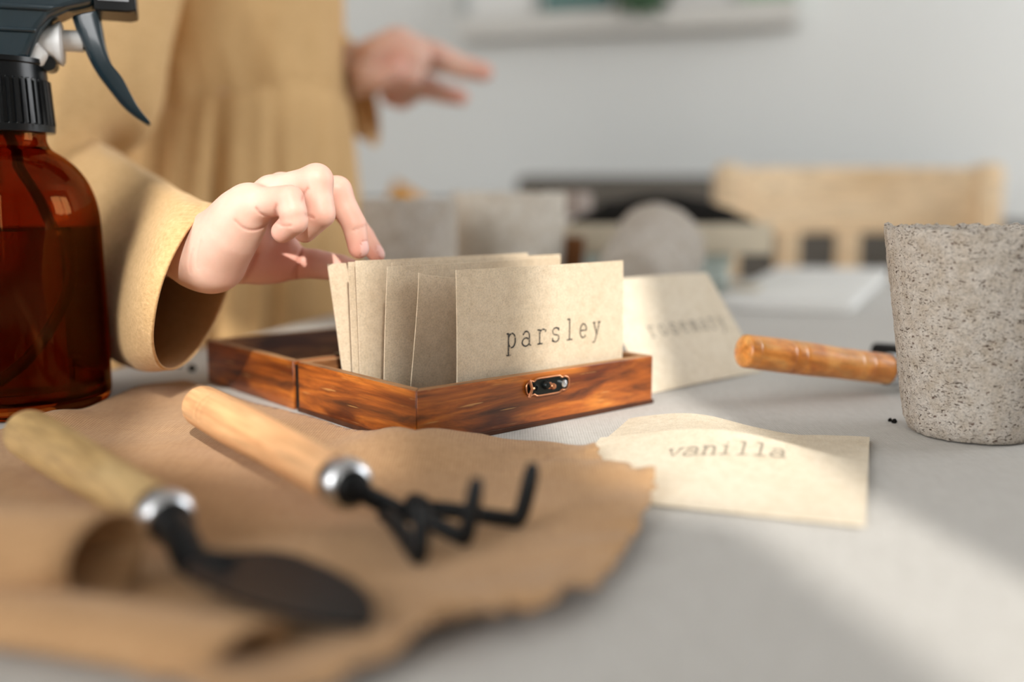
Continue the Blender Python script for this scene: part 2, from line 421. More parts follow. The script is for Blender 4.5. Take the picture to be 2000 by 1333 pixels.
# right wall with a wide window that faces the sofa
def wall_with_hole(name, u0, u1, h0, h1, holes, along):
    b = MB(); Mx = basis((0, 0, 0), EX, EY, (0, 0, 1)); t = .1
    rects = []; u = u0
    for w0, w1, z0, z1 in holes: rects += [(u, w0, h0, h1), (w0, w1, h0, z0), (w0, w1, z1, h1)]; u = w1
    rects.append((u, u1, h0, h1))
    for a0, a1, c0, c1 in rects:
        if a1 - a0 < 1e-4: continue
        if along == 'x': b.box((a0, WF - t, c0), (a1, WF, c1), Mx)
        else: b.box((WR, a0, c0), (WR + t, a1, c1), Mx)
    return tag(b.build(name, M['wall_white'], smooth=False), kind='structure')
RW = (.9, 2.3, .85, 2.25)
wall_with_hole('wall_right', WF, WB, 0, HT, [RW], 'y')
# front wall: added drapes and a thick mullion mask the sun into stripes
SUN_AZ = unit((0.2, -0.98, 0)); SUN_EL = math.radians(33)
TO_SUN = np.array([SUN_AZ[0] * math.cos(SUN_EL), SUN_AZ[1] * math.cos(SUN_EL), math.sin(SUN_EL)])
PERP = np.array([0.98, 0.2, 0])
def c_to_ex(c, d=0.0):     # where the sun plane with side-coordinate c meets the plane d inside the front wall
    P = PERP * c; k = (WF + d - P @ EY) / (SUN_AZ @ EY); return (P + SUN_AZ * k) @ EX
FWN = (c_to_ex(-.62), c_to_ex(.62), .95, 2.3)
FWL = (-1.75, -.35, .85, 2.3)
wall_with_hole('wall_front', WL, WR, 0, HT, [FWL, FWN], 'x')
def window(name, along, w, bars):
    b = MB(); Mx = basis((0, 0, 0), EX, EY, (0, 0, 1))
    def bx(a0, a1, z0, z1, d0=.02, d1=.075):
        if along == 'x': b.box((a0, WF - d1, z0), (a1, WF - d0, z1), Mx)
        else: b.box((WR + d0, a0, z0), (WR + d1, a1, z1), Mx)
    f = .045
    bx(w[0], w[0] + f, w[2], w[3]); bx(w[1] - f, w[1], w[2], w[3]); bx(w[0] + f, w[1] - f, w[2], w[2] + f); bx(w[0] + f, w[1] - f, w[3] - f, w[3])
    for q0, q1 in bars: bx(q0, q1, w[2] + f, w[3] - f, .035, .055)
    if name == 'window_1': bx(c_to_ex(-.16, -.045), c_to_ex(.120, -.045), w[2] + f, 1.945, .035, .055)      # added solid panel, out of view, keeps sun off the near table
    o = b.build(name, M['wall_white'], smooth=False, bevel=.003); return tag(o, kind='structure')
window('window_1', 'x', FWN, [(c_to_ex(.030, -.045), c_to_ex(.090, -.045))])
window('window_3', 'x', FWL, [(-1.08, -1.02)])
window('window_2', 'y', RW, [(1.57, 1.63)])
def added_curtain(name, c0, c1, label):  # added drapes, out of view, that narrow the sun to a gap
    e0, e1 = c_to_ex(c0, .035), c_to_ex(c1, .035); n = 60; V = []; Fc = []
    for j in range(13):
        z = .55 + (2.42 - .55) * j / 12
        for i in range(n + 1):
            t = i / n; d = .035 + .02 * math.sin(t * 40) + .006 * math.sin(t * 97 + j * .2)
            V.append(rm(e0 + (e1 - e0) * t, WF + d, z))
    for j in range(12):
        for i in range(n): Fc.append((j*(n+1)+i, j*(n+1)+i+1, (j+1)*(n+1)+i+1, (j+1)*(n+1)+i))
    o = mesh_obj(name, V, Fc, M['added_curtain']); s = o.modifiers.new('t', 'SOLIDIFY'); s.thickness = .002
    return tag(o, label, 'added_curtain')
added_curtain('added_curtain', -.66, -.075, 'unseen pale linen drape added to block sun at one side of the front window')
added_curtain('added_curtain', .172, .66, 'unseen pale linen drape added to block sun at the other side of the front window, nearer the right wall')

# ------------------------------------------------------------------ table and cloths
TX0, TX1, TY0, TY1 = -.367, .80, -.30, 1.235       # in room axes
t = empty('dining_table', rm((TX0 + TX1) / 2, (TY0 + TY1) / 2, 0)); tag(t, 'dining table hidden under the grey linen tablecloth', 'table')
MI = basis((0, 0, 0), EX, EY, (0, 0, 1)); tl = Vector(t.location)
def tpart(name, lo, hi, bevel=.004):
    b = MB(); b.box(lo, hi, Matrix.Translation(-tl) @ MI); return b.build(name, M['chair'], t, smooth=False, bevel=bevel)
tpart('tabletop', (TX0 + .004, TY0 + .004, TZ - .03), (TX1 - .004, TY1 - .004, TZ - .004))
for sx in (TX0 + .06, TX1 - .11):
    for sy in (TY0 + .06, TY1 - .11): tpart('leg', (sx, sy, 0), (sx + .05, sy + .05, TZ - .03))
def tablecloth():
    V = []; Fc = []; nu, nv = 70, 80; drop = .16; nd = 6
    us = np.concatenate([np.full(nd, TX0), np.linspace(TX0, TX1, nu), np.full(nd, TX1)])
    vs = np.concatenate([np.full(nd, TY0), np.linspace(TY0, TY1, nv), np.full(nd, TY1)])
    du = np.concatenate([np.linspace(1, 1 / nd, nd), np.zeros(nu), np.linspace(1 / nd, 1, nd)])
    dv = np.concatenate([np.linspace(1, 1 / nd, nd), np.zeros(nv), np.linspace(1 / nd, 1, nd)])
    for i, u in enumerate(us):
        for j, v in enumerate(vs):
            d = max(du[i], dv[j]); wob = .012 * d * math.sin((u + v) * 45)
            x = u + (np.sign(u - .2) * (.003 + .3 * wob + .004 * d) if du[i] > 0 else 0); y = v + (np.sign(v - .4) * (.004 + wob + .02 * d) if dv[j] > 0 else 0)
            V.append(rm(x, y, TZ - drop * d - (.0 if d > 0 else 0)))
    n2 = len(vs)
    for i in range(len(us) - 1):
        for j in range(n2 - 1): Fc.append((i*n2+j, (i+1)*n2+j, (i+1)*n2+j+1, i*n2+j+1))
    o = mesh_obj('tablecloth', V, Fc, M['cloth']); s = o.modifiers.new('t', 'SOLIDIFY'); s.thickness = .0025; s.offset = -1
    return tag(o, 'plain grey linen tablecloth spread over the whole table', 'tablecloth')
tablecloth()

# tan cloth
CL = .0018
def cloth_h(x, y):
    return .0012 * nz(x * 22, y * 22, 3) + .0006 * nz(x * 60, y * 45, 9) + .0016
def tan_cloth():
    px = [(-260,930),(-120,885),(0,856),(60,846),(125,832),(200,806),(300,768),(360,755),(420,772),(500,798),(560,810),(640,834),(700,860),(780,886),(813,897),(860,888),(940,874),(1060,882),(1120,894),(1170,909),(1182,940),(1230,952),(1278,968),
          (1262,1040),(1226,1090),(1194,1144),(1152,1180),(1112,1216),(1080,1246),(1020,1260),(985,1232),(955,1288),(905,1322),(880,1314),(845,1286),(800,1300),(740,1345),(600,1400),(420,1420),(200,1290),(60,1225),(0,1195),(-160,1130),(-330,1050)]
    P = [tab(*q)[:2] for q in px]; frayed = range(19, 39)
    Q = []
    for i in range(len(P)):
        a, b = P[i], P[(i+1) % len(P)]; L = np.linalg.norm(b - a); n = max(1, int(L / .0022))
        nrm = np.array([-(b-a)[1], (b-a)[0]]) / (L + 1e-9)
        for k in range(n):
            p = a + (b - a) * k / n
            if i in frayed: p = p + nrm * (.0022 * nz(p[0] * 180, p[1] * 180, 1) + random.uniform(-.0009, .0009))
            Q.append(p)
    Q = np.array(Q)
    bm = bmesh.new(); vs = [bm.verts.new((p[0], p[1], 0)) for p in Q]; bm.faces.new(vs)
    bmesh.ops.triangulate(bm, faces=bm.faces[:])
    x0, y0 = Q.min(0); x1, y1 = Q.max(0); st = .005
    def bisect(co, no):
        g = bm.verts[:] + bm.edges[:] + bm.faces[:]; bmesh.ops.bisect_plane(bm, geom=g, plane_co=co, plane_no=no)
    for x in np.arange(x0 + st, x1, st): bisect((x, 0, 0), (1, 0, 0))
    for y in np.arange(y0 + st, y1, st): bisect((0, y, 0), (0, 1, 0))
    edge = [Vector((p[0], p[1], 0)) for p in Q[::2]]
    fr = np.array([P[i] for i in range(19, 39)])
    corner = tab(1172, 909)[:2]; tip = tab(1278, 968)[:2]; wave = [tab(985, 1240)[:2], tab(880, 1310)[:2], tab(1080, 1240)[:2]]
    back = [tab(250, 785)[:2], tab(813, 893)[:2], tab(110, 836)[:2]]
    for v in bm.verts:
        x, y = v.co.x, v.co.y; p = np.array([x, y])
        z = cloth_h(x, y) + TZ
        dm = np.min(np.linalg.norm(fr - p, axis=1)); w = math.exp(-(dm / .018)**2)
        z += w * (.0025 + .0035 * nz(x * 70, y * 70, 5) + .0012)
        z += .002 * math.exp(-(np.linalg.norm(p - corner) / .006)**2) + .003 * math.exp(-(np.linalg.norm(p - tip) / .010)**2)
        z += .008 * math.exp(-(np.linalg.norm(p - wave[1]) / .0075)**2) + .006 * math.exp(-(np.linalg.norm(p - wave[2]) / .012)**2)
        z += .004 * math.exp(-(np.linalg.norm(p - back[0]) / .030)**2) + .0085 * math.exp(-(np.linalg.norm(p - back[1]) / .027)**2) + .0045 * math.exp(-(np.linalg.norm(p - back[2]) / .016)**2)
        v.co.z = max(z, TZ + .0008)
    # two rolled folds in the near left part of the sheet
    def roll(mouth, axis, r_y, r_z, length, slant, seed, zc, start=-.15, turns=1.12):
        ax = unit(axis); cr = np.array([-ax[1], ax[0], 0.0])
        if cr[1] < 0: cr = -cr
        rings = 26; seg = 30; prev = None
        for i in range(rings + 1):
            s_ = length * i / rings; row = []
            for k in range(seg + 1):
                a = 2 * PI * (start + turns * k / seg)
                f = (1 + .10 * nz(s_ * 40, k * .25, seed)) * (1 - .9 * max(0, s_ / length - .6) / .4); sp = 1 - .12 * k / seg
                c, sn = math.cos(a) * r_y * f * sp, math.sin(a) * r_z * f * sp
                sl_ = slant * (-math.cos(a)) * r_y * max(0, 1 - s_ / .03)
                p = np.array(mouth) + ax * (s_ + sl_) + cr * c; z = max(zc + sn, .0006 + .0015 * k / seg)
                row.append(bm.verts.new((p[0], p[1], TZ + z)))
            if prev:
                for k in range(seg): bm.faces.new((prev[k], prev[k+1], row[k+1], row[k]))
            prev = row
    roll((-.0940, .2215, 0), (-1, .05, 0), .0135, .0108, .20, .25, 2, .0124)
    roll((-.0520, .1880, 0), (-.95, .30, 0), .0095, .0050, .20, .3, 6, .0050)
    bmesh.ops.recalc_face_normals(bm, faces=bm.faces)
    me = bpy.data.meshes.new('linen_cloth'); bm.to_mesh(me); bm.free()
    me.polygons.foreach_set('use_smooth', [True] * len(me.polygons)); me.materials.append(M['kraft_cloth'])
    o = link(bpy.data.objects.new('linen_cloth', me)); s = o.modifiers.new('t', 'SOLIDIFY'); s.thickness = .0009; s.offset = 1
    return tag(o, 'tan linen cloth with frayed edges and rolled folds lying under the garden tools', 'cloth')
tan_cloth()

# ------------------------------------------------------------------ wooden box
YAW = .7096
BA = np.array([-.0364, .3715, TZ]); BU = np.array([math.cos(YAW), math.sin(YAW), 0]); BV = np.array([-math.sin(YAW), math.cos(YAW), 0])
BW, BD, BH, BT = .1348, .0919, .0229, .0045
def bpt(a, b, z=0): return BA + BU * a + BV * b + np.array([0, 0, z])
box = empty('wooden_box', M=basis(BA, BU, BV, (0, 0, 1)))
tag(box, 'hinged scorched wooden box lying open with kraft envelopes filed in it', 'box')
def panel(name, origin, xd, L, h, th, mt, parent, joint=True):
    """a board: L along its grain, h high, th thick, sitting at origin (box coordinates); top edge in a rim tone"""
    xd = unit(xd); yd = np.cross((0, 0, 1), xd)
    b = MB(); g = .0001; V = [(g, 0, 0), (L - g, 0, 0), (L - th - g, th, 0), (th + g, th, 0)]
    b.add([(x, y, 0) for x, y, _ in V] + [(x, y, h) for x, y, _ in V], [(0, 3, 2, 1), (4, 5, 6, 7), (0, 1, 5, 4), (1, 2, 6, 5), (2, 3, 7, 6), (3, 0, 4, 7)])
    o = b.build(name, mt, parent, smooth=True, bevel=.0004, seg=2)
    o.matrix_parent_inverse = Matrix.Identity(4); o.matrix_local = basis(origin, xd, yd, (0, 0, 1))
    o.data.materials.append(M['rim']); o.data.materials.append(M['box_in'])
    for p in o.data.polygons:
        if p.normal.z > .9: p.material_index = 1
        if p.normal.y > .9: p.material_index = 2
    return o
def tray(root, b0, D, H, floor_name, plinth):
    fl = MB(); fl.box((BT, b0 + BT, .0012), (BW - BT, b0 + D - BT, .004)); f = fl.build(floor_name, M['box_in'], root, smooth=False)
    panel('front_panel', (0, b0, 0), (1, 0, 0), BW, H, BT, M['box'], root)
    panel('back_panel', (BW, b0 + D, 0), (-1, 0, 0), BW, H, BT, M['box'], root)
    panel('side_panel', (0, b0 + D, 0), (0, -1, 0), D, H, BT, M['box'], root)
    panel('side_panel', (BW, b0, 0), (0, 1, 0), D, H, BT, M['box'], root)
    return f
tray(box, 0, BD, BH, 'base_board', True)
lid = empty('lid'); lid.parent = box
tray(lid, BD + .0044, .0933, BH - .0004, 'lid_board', False)
# plinth of the base, slightly proud and dark
pl = MB(); pl.box((-.0006, -.0006, 0), (BW + .0006, BD + .0006, .0022)); pl.build('plinth', simple('charred_edge', (.07, .022, .008), .6, 0, .3, .3, 90), box, smooth=False, bevel=.0004)
for a in (.030, .100):
    h = MB(); h.tube([(a - .006, BD + .0011, BH - .001), (a + .006, BD + .0011, BH - .001)], .0016, 10)
    h.box((a - .006, BD - .006, BH), (a + .006, BD + .0095, BH + .0005)); h.build('hinge', M['bronze'], box, bevel=.0002)
hs = MB(); hs.box((.0008, BD + .0002, .001), (BW - .0008, BD + .0042, BH - .0022)); hs.build('gap_shade_strip', M['plastic_black'], box, smooth=False)  # black strip added in the lid gap to stand for its shade
# latch on the front
lat = empty('latch'); lat.parent = box; lat.matrix_local = basis((.0672, -.0001, .0170), (1, 0, 0), (0, 0, 1), (0, -1, 0))
lw, lh = .0122, .0037
out = []
for i in range(72):
    a = 2 * PI * i / 72; c, s_ = math.cos(a), math.sin(a)
    x = math.copysign(abs(c) ** .55, c) * lw; y = math.copysign(abs(s_) ** .6, s_) * lh
    y *= 1 - .22 * math.exp(-((abs(x) / lw - .66) / .07) ** 2) - .05 * (abs(x) / lw > .72)
    out.append((x, y))
def ring_plate(scale, z0, z1):
    b = MB(); n = len(out); V = [(x * scale[0], y * scale[1], z0) for x, y in out] + [(x * scale[0], y * scale[1], z1) for x, y in out]
    b.add(V, [tuple(range(n))[::-1], tuple(range(n, 2*n))] + [(i, (i+1) % n, n + (i+1) % n, n + i) for i in range(n)]); return b
ring_plate((1, 1), 0, .0008).build('latch_plate', M['bronze'], lat, bevel=.0002)
rp = [(x, y, .0010) for x, y in out]; tb = MB(); tb.tube(rp + [rp[0]], .00042, 8, cap=False); tb.build('copper_rim', M['copper'], lat)
kb = MB(); kb.lathe([(0, .0038), (.0011, .0036), (.0014, .0028), (.0009, .0018), (.0015, .0008), (.002, .0006)], 20, Matrix.Translation((.0013, -.0002, 0))); kb.build('knob', M['copper'], lat)
kb = MB(); kb.lathe([(0, .0030), (.0012, .0028), (.0017, .0018), (.0018, .0006)], 20, Matrix.Translation((-.0016, .0004, 0))); kb.build('stud', M['bronze'], lat)
for sx in (-.0080, .0086):
    kb = MB(); kb.lathe([(0, .0016), (.0009, .0016), (.0011, .0022), (.0016, .0021), (.0017, .0007)], 20, Matrix.Translation((sx, 0, 0))); kb.build('screw', M['steel'] if sx > 0 else M['bronze'], lat)
hk = MB(); hk.tube([(-.0108, -.0036, .0012), (-.0100, 0, .0020), (-.0108, .0036, .0012)], .0007, 8); hk.tube([(-.0100, 0, .0020), (-.0088, 0, .0018)], .0007, 8); hk.build('hook', M['copper'], lat)

# ------------------------------------------------------------------ stamped letters
def arc(cx, cy, rx, ry, a0, a1, n=14):
    return [(cx + rx * math.cos(math.radians(a0 + (a1 - a0) * i / n)), cy + ry * math.sin(math.radians(a0 + (a1 - a0) * i / n))) for i in range(n + 1)]
GL = {
 'p': [[(0, .97), (.17, .97)], [(.17, 1), (.17, -.45)], [(0, -.45), (.38, -.45)], arc(.44, .5, .29, .47, 160, -160, 22)],
 'a': [arc(.36, .68, .27, .30, 165, 0), [(.63, .68), (.63, .14)], arc(.75, .14, .12, .12, 180, 290, 6), arc(.33, .27, .30, .27, 45, 330, 20), [(.59, .44), (.40, .54), (.28, .54)]],
 'r': [[(.02, .97), (.24, .97)], [(.24, 1), (.24, .02)], [(.04, .02), (.52, .02)], arc(.52, .66, .28, .32, 175, 60, 10), [(.66, .93), (.76, .9), (.74, .78)]],
 's': [[(.66, .96), (.65, .74)], arc(.38, .73, .27, .24, 20, 235, 14), [(.23, .53), (.53, .45)], arc(.38, .26, .29, .25, 58, -160, 14), [(.10, .30), (.10, .03)]],
 'l': [[(.12, 1.43), (.36, 1.43)], [(.36, 1.45), (.36, .02)], [(.10, .02), (.64, .02)]],
 'e': [[(.08, .53), (.68, .53)], arc(.38, .5, .30, .48, 4, 320, 26)],
 'y': [[(0, .97), (.26, .97)], [(.50, .97), (.78, .97)], [(.12, .97), (.40, .12)], [(.66, .97), (.34, -.08), (.22, -.38), (.08, -.44), (.0, -.36)]],
 'v': [[(0, .97), (.26, .97)], [(.50, .97), (.78, .97)], [(.12, .97), (.39, .02), (.66, .97)]],
 'n': [[(.0, .97), (.18, .97)], [(.18, 1), (.18, .02)], [(.02, .02), (.34, .02)], arc(.41, .66, .23, .32, 170, 0, 10), [(.64, .66), (.64, .02)], [(.50, .02), (.80, .02)]],
 'i': [[(.36, 1.36), (.36, 1.26)], [(.14, .97), (.37, .97)], [(.37, 1), (.37, .02)], [(.10, .02), (.64, .02)]],
 'o': [arc(.38, .49, .32, .47, 0, 360, 28)],
 'm': [[(-.04, .97), (.10, .97)], [(.10, 1), (.10, .02)], [(-.02, .02), (.22, .02)], arc(.25, .72, .15, .26, 170, 0, 8), [(.40, .72), (.40, .02)], arc(.55, .72, .15, .26, 170, 0, 8), [(.70, .72), (.70, .02)], [(.62, .02), (.84, .02)]],
}
def lettering(word, pitch, xh, wd, put, parent, m):
    """put(x, y) -> a point on the paper; x along the line, y up"""
    b = MB()
    for k, ch in enumerate(word):
        for st in GL[ch]:
            P = [np.array(q, float) for q in st]; w = wd * (1.0)
            L = []; Rr = []
            if len(P) == 2: P = [P[0], P[0]*.67+P[1]*.33, P[0]*.33+P[1]*.67, P[1]]
            for i, p in enumerate(P):
                d = unit(P[min(i+1, len(P)-1)] - P[max(i-1, 0)] + 1e-9); n = np.array([-d[1], d[0]]) * w * .5
                L.append(p + n); Rr.append(p - n)
            V = [put(k * pitch + q[0] * xh, q[1] * xh) for q in L] + [put(k * pitch + q[0] * xh, q[1] * xh) for q in Rr]
            n = len(P); b.add(V, [(i, i+1, n+i+1, n+i) for i in range(n - 1)])
    return b.build('lettering', m, parent, smooth=False, auto=None)

# ------------------------------------------------------------------ envelopes filed in the box
EW, EH = .0968, .0645
def envelope(bl, br, tl_, bend, label, group, m=None, th=.0007, drop=0.0):
    """bl, br: lower corners, tl_: upper left corner; bend(s,t)-> offset along the normal"""
    bl, br, tl_ = (np.asarray(q, float) for q in (bl, br, tl_))
    x = br - bl; y = tl_ - bl; n = unit(np.cross(x, y))
    nu, nv = 24, 18; V = []; Fc = []
    def P(s, t, k): return bl + x * s + y * (t - drop * min(1, max(0, s) / .17) ** .7 * max(0, t) ** 5) + n * (bend(s, t) + k)
    for k in (0, 1):
        for j in range(nv + 1):
            for i in range(nu + 1): V.append(P(i / nu, j / nv, -k * th * (1 - .35 * (j / nv))))
    N = (nu + 1) * (nv + 1); g = lambda i, j: j * (nu + 1) + i
    for j in range(nv):
        for i in range(nu):
            Fc.append((g(i, j), g(i+1, j), g(i+1, j+1), g(i, j+1))); Fc.append((N+g(i, j), N+g(i, j+1), N+g(i+1, j+1), N+g(i+1, j)))
    rim = [(i, 0) for i in range(nu)] + [(nu, j) for j in range(nv)] + [(i, nv) for i in range(nu, 0, -1)] + [(0, j) for j in range(nv, 0, -1)]
    for q in range(len(rim)):
        a, b = g(*rim[q]), g(*rim[(q+1) % len(rim)]); Fc.append((b, a, N+a, N+b))
    o = mesh_obj('envelope', V, Fc, m or M['kraft'], origin=bl, auto=40)
    tag(o, label, 'envelope', group)
    return o, P, n, bl
ENVG = 'kraft envelopes filed in the wooden box'
zf = .0042
def filed(a0, b_bot, b_top, a_top, ztop, label, bend=None, b_r=0.0, drop=0.0):
    bl = bpt(a0, b_bot, zf); br = bpt(a0 + EW, b_bot + b_r, zf); tl_ = bpt(a_top, b_top, ztop)
    return envelope(bl, br, tl_, bend or (lambda s, t: 0), label, ENVG, drop=drop)
wv = lambda A, B, ph: (lambda s, t: A * math.sin(PI * s + ph) * t + B * math.sin(PI * t))
e7 = filed(.0262, .0090, .0080, .0255, .0673, 'foremost kraft envelope in the box, stamped parsley', wv(.0012, .0006, .2))
e6 = filed(.0190, .0330, .0225, .0188, .0655, 'kraft envelope with a dipping curled top edge, right behind the parsley one', lambda s, t: .0016 * math.sin(PI * s) * t + (-.0012 * t**6 * math.cos(3 * s)), drop=.045)
e5 = filed(.0085, .0355, .0310, .0083, .0683, 'third kraft envelope from the front of the box, upright with a crisp left edge', wv(.001, -.0006, .5))
e4 = filed(.0150, .0410, .0400, .0165, .0692, 'fourth kraft envelope from the front, shifted right and almost hidden', wv(.0006, 0, 1))
e3 = filed(.0088, .0535, .0552, .0086, .0695, 'fifth kraft envelope from the front, just in front of the fingertips', wv(.001, .0005, 0))
e2 = filed(.0075, .0565, .0595, .0078, .0688, 'sixth kraft envelope from the front, only a thin sliver of its left edge showing', wv(-.0006, 0, 0))
e1 = filed(.0085, .0640, .0755, .0068, .0672, 'rearmost kraft envelope in the box, leaning back against the thumb', wv(.0012, .0004, .3))
# parsley
def on_env(env, s0, t0, ds, dt, lift=.00016):
    o, P, n, org = env
    return lambda x, y: P(s0 + (x * ds[0] + y * dt[0]) / EW, t0 + (x * ds[1] + y * dt[1]) / EH, lift) - org
so = .0280 / EW
lettering('parsley', .00850, .0066, .10, on_env(e7, .262, .462, (1, .012), (0, 1)), e7[0], M['ink'])

# rosemary: leaning behind the box
rb = np.array([*tab(1490, 727)[:2], TZ + .0004]); ru = unit((.0701, .0633, 0)); rbl = rb - ru * EW
th_ = math.radians(53); ry = np.array([-ru[1], ru[0], 0]) * math.cos(th_) + np.array([0, 0, math.sin(th_)])
er = envelope(rbl, rb, rbl + ry * .066, lambda s, t: .0016 * math.sin(PI * s), 'kraft envelope stamped rosemary leaning behind the right end of the wooden box', None, M['kraft_light'])
lettering('rosemary', .0086, .0066, .13, lambda x, y: er[1](.215 + x / EW, .448 + y / .066, .0002) - er[3], er[0], M['ink_faint'])

# vanilla: lying flat with its flap open
vbr = np.array([*tab(1690, 1036)[:2], TZ + .0006]); vx = unit((.94, -.345, 0)); vy = np.array([.345, .94, 0])
vbl = vbr - vx * EW
def vbend(s, t): return .0005 + .0092 * math.exp(-((s - .46) / .40)**2) * t**2.0 + .0012 * t
def vbend_up(s, t): return max(vbend(s, t), .0008)
ev = envelope(vbl, vbr, vbl + vy * EH, lambda s, t: vbend_up(s, t), 'kraft envelope stamped vanilla lying open on the tablecloth in front of the box', None, M['kraft_light'], th=.0005)
def flap():
    V = []; Fc = []; nu, nv = 30, 14
    for k in (0, 1):
        for j in range(nv + 1):
            t = j / nv
            for i in range(nu + 1):
                s = i / nu
                Lf = np.interp(s, [0, .03, .36, .58, .73, .88, 1], [.0525, .0545, .0545, .0525, .0460, .0480, .0530])
                tt = t * Lf; ss = s
                z = .0006 + .0075 * math.exp(-((s - .42) / .30)**2) * (1 - t)**2 + .0040 * t * math.exp(-((s - .35) / .25)**2) + .0012 * math.sin(9 * s) * t + .0006 - k * .0003
                V.append(vbl + vx * EW * ss + vy * (EH - .006 + tt) + np.array([0, 0, max(z, .0005)]) - vbl)
    N = (nu + 1) * (nv + 1)
    for j in range(nv):
        for i in range(nu):
            a, b, c, d = j*(nu+1)+i, j*(nu+1)+i+1, (j+1)*(nu+1)+i+1, (j+1)*(nu+1)+i
            Fc.append((a, b, c, d)); Fc.append((N+a, N+d, N+c, N+b))
    o = mesh_obj('flap', V, Fc, M['kraft_light'], ev[0]); o['label'] = 'open wavy flap'
flap()
lettering('vanilla', .0058, .0068, .13, lambda x, y: ev[1](.305 + x / EW, .645 + (y + .26 * x) / EH, .0002) - ev[3], ev[0], M['ink_faint'])

# ------------------------------------------------------------------ garden tools
def handle_prof(L, r0, r1, grooves, dome=.62):
    pr = [(0, 0)]
    for i in range(1, 9):
        a = PI / 2 * i / 8; pr.append((r0 * .96 * math.sin(a) ** (1 if dome > .5 else .6), r0 * dome * (1 - math.cos(a))))
    n = 130
    for i in range(1, n + 1):
        s = r0 * dome + (L - r0 * dome) * i / n; q = s / L
        r = r0 * .96 + (r0 * .05) * math.sin(PI * min(1, q * 1.6)) + (r1 - r0) * q
        for g in grooves:
            r -= .00032 * math.exp(-((s - g * L) / .0006)**2)
        pr.append((r, s))
    pr.append((0, L)); return pr
def tool(name, butt, tip, r0, r1, wm, label, cat, grooves, head, group='garden hand tools', dome=.62):
    butt = np.asarray(butt, float); tip = np.asarray(tip, float); L = np.linalg.norm(tip - butt)
    root = empty(name, M=frame_z(butt, tip - butt)); tag(root, label, cat, group)
    def lx(mb, nm, m, **kw):
        o = mb.build(nm, m, root, **kw); o.matrix_parent_inverse = Matrix.Identity(4); return o
    h = MB(); h.lathe(handle_prof(L, r0, r1, grooves, dome), 40)
    # turn the mesh so that the grain runs along the handle (local X)
    o = h.build('handle', wm, root, auto=50)
    o.data.transform(Matrix.Rotation(PI / 2, 4, 'Y')); o.matrix_local = Matrix.Rotation(-PI / 2, 4, 'Y')
    f = MB(); f.lathe([(r1 * 1.01, L - .002), (r1 * 1.05, L - .0015), (r1 * 1.06, L + .0030), (r1 * 1.02, L + .0048), (r1 * .90, L + .0062), (r1 * .74, L + .0068), (r1 * .70, L + .0050)], 40)
    k2 = MB(); k2.lathe([(r1 * .71, L + .0045), (r1 * .69, L + .0065), (r1 * .55, L + .0085), (0, L + .0095)], 32); lx(k2, 'socket', M['black_metal'])
    lx(f, 'ferrule', M['steel'])
    Wi = np.linalg.inv(np.array(root.matrix_world))
    loc = lambda p: (Wi @ np.array([*p, 1.0]))[:3]
    head(lx, loc, L, r1)
    return root
# --- rake (three prongs up) on the tan cloth
CZ = .0052
def rake_head(lx, loc, L, r1):
    n0 = np.array([0, 0, L + .004]); hub = loc(tab(785, 1003, .006))
    nk = MB(); nk.tube(spline([n0, n0 * .6 + hub * .4, hub], 8), [.0046, .0042, .0036] + [.0028] * 14, 12); lx(nk, 'neck', M['black_metal'])
    W = [(1012, 1016, 1042, 905, (798, 996)), (908, 1052, 932, 934, (790, 1004)), (818, 1088, 824, 985, (752, 1006))]
    for cx, cy, tx, ty, st in W:
        c = tab(cx, cy, .0056); tp = at(tx, ty, c[1] + .002)
        hb = tab(*st, .0075)
        mid = hb + (c - hb) * .35 + np.array([0, 0, .001])
        path = [hb, mid, c + (hb - c) * .12, c + (tp - c) * .10 + (c - hb) * .01, tp]
        b = MB(); b.tube([loc(p) for p in spline(path, 8)], [.00235] * 29 + [.0023, .0022, .0018, .0012], 12); lx(b, 'prong', M['black_metal'])
    cl = MB(); cl.lathe([(.0, -.003), (.0034, -.0024), (.0036, .001), (.003, .003), (0, .0034)], 18, Matrix.Translation(Vector(loc(tab(816, 990, .0095))))); lx(cl, 'collar', M['black_metal'])
rr0, rr1 = .0083, .0072
b0 = tab(388, 790, rr0 + CZ + .003); t0 = tab(668, 942, rr1 + CZ + .003)
tool('hand_rake', b0, t0, rr0, rr1, M['peach'], 'small hand rake with peach wooden handle and three upturned black prongs on tan cloth', 'rake', (.16, .20, .60), rake_head)
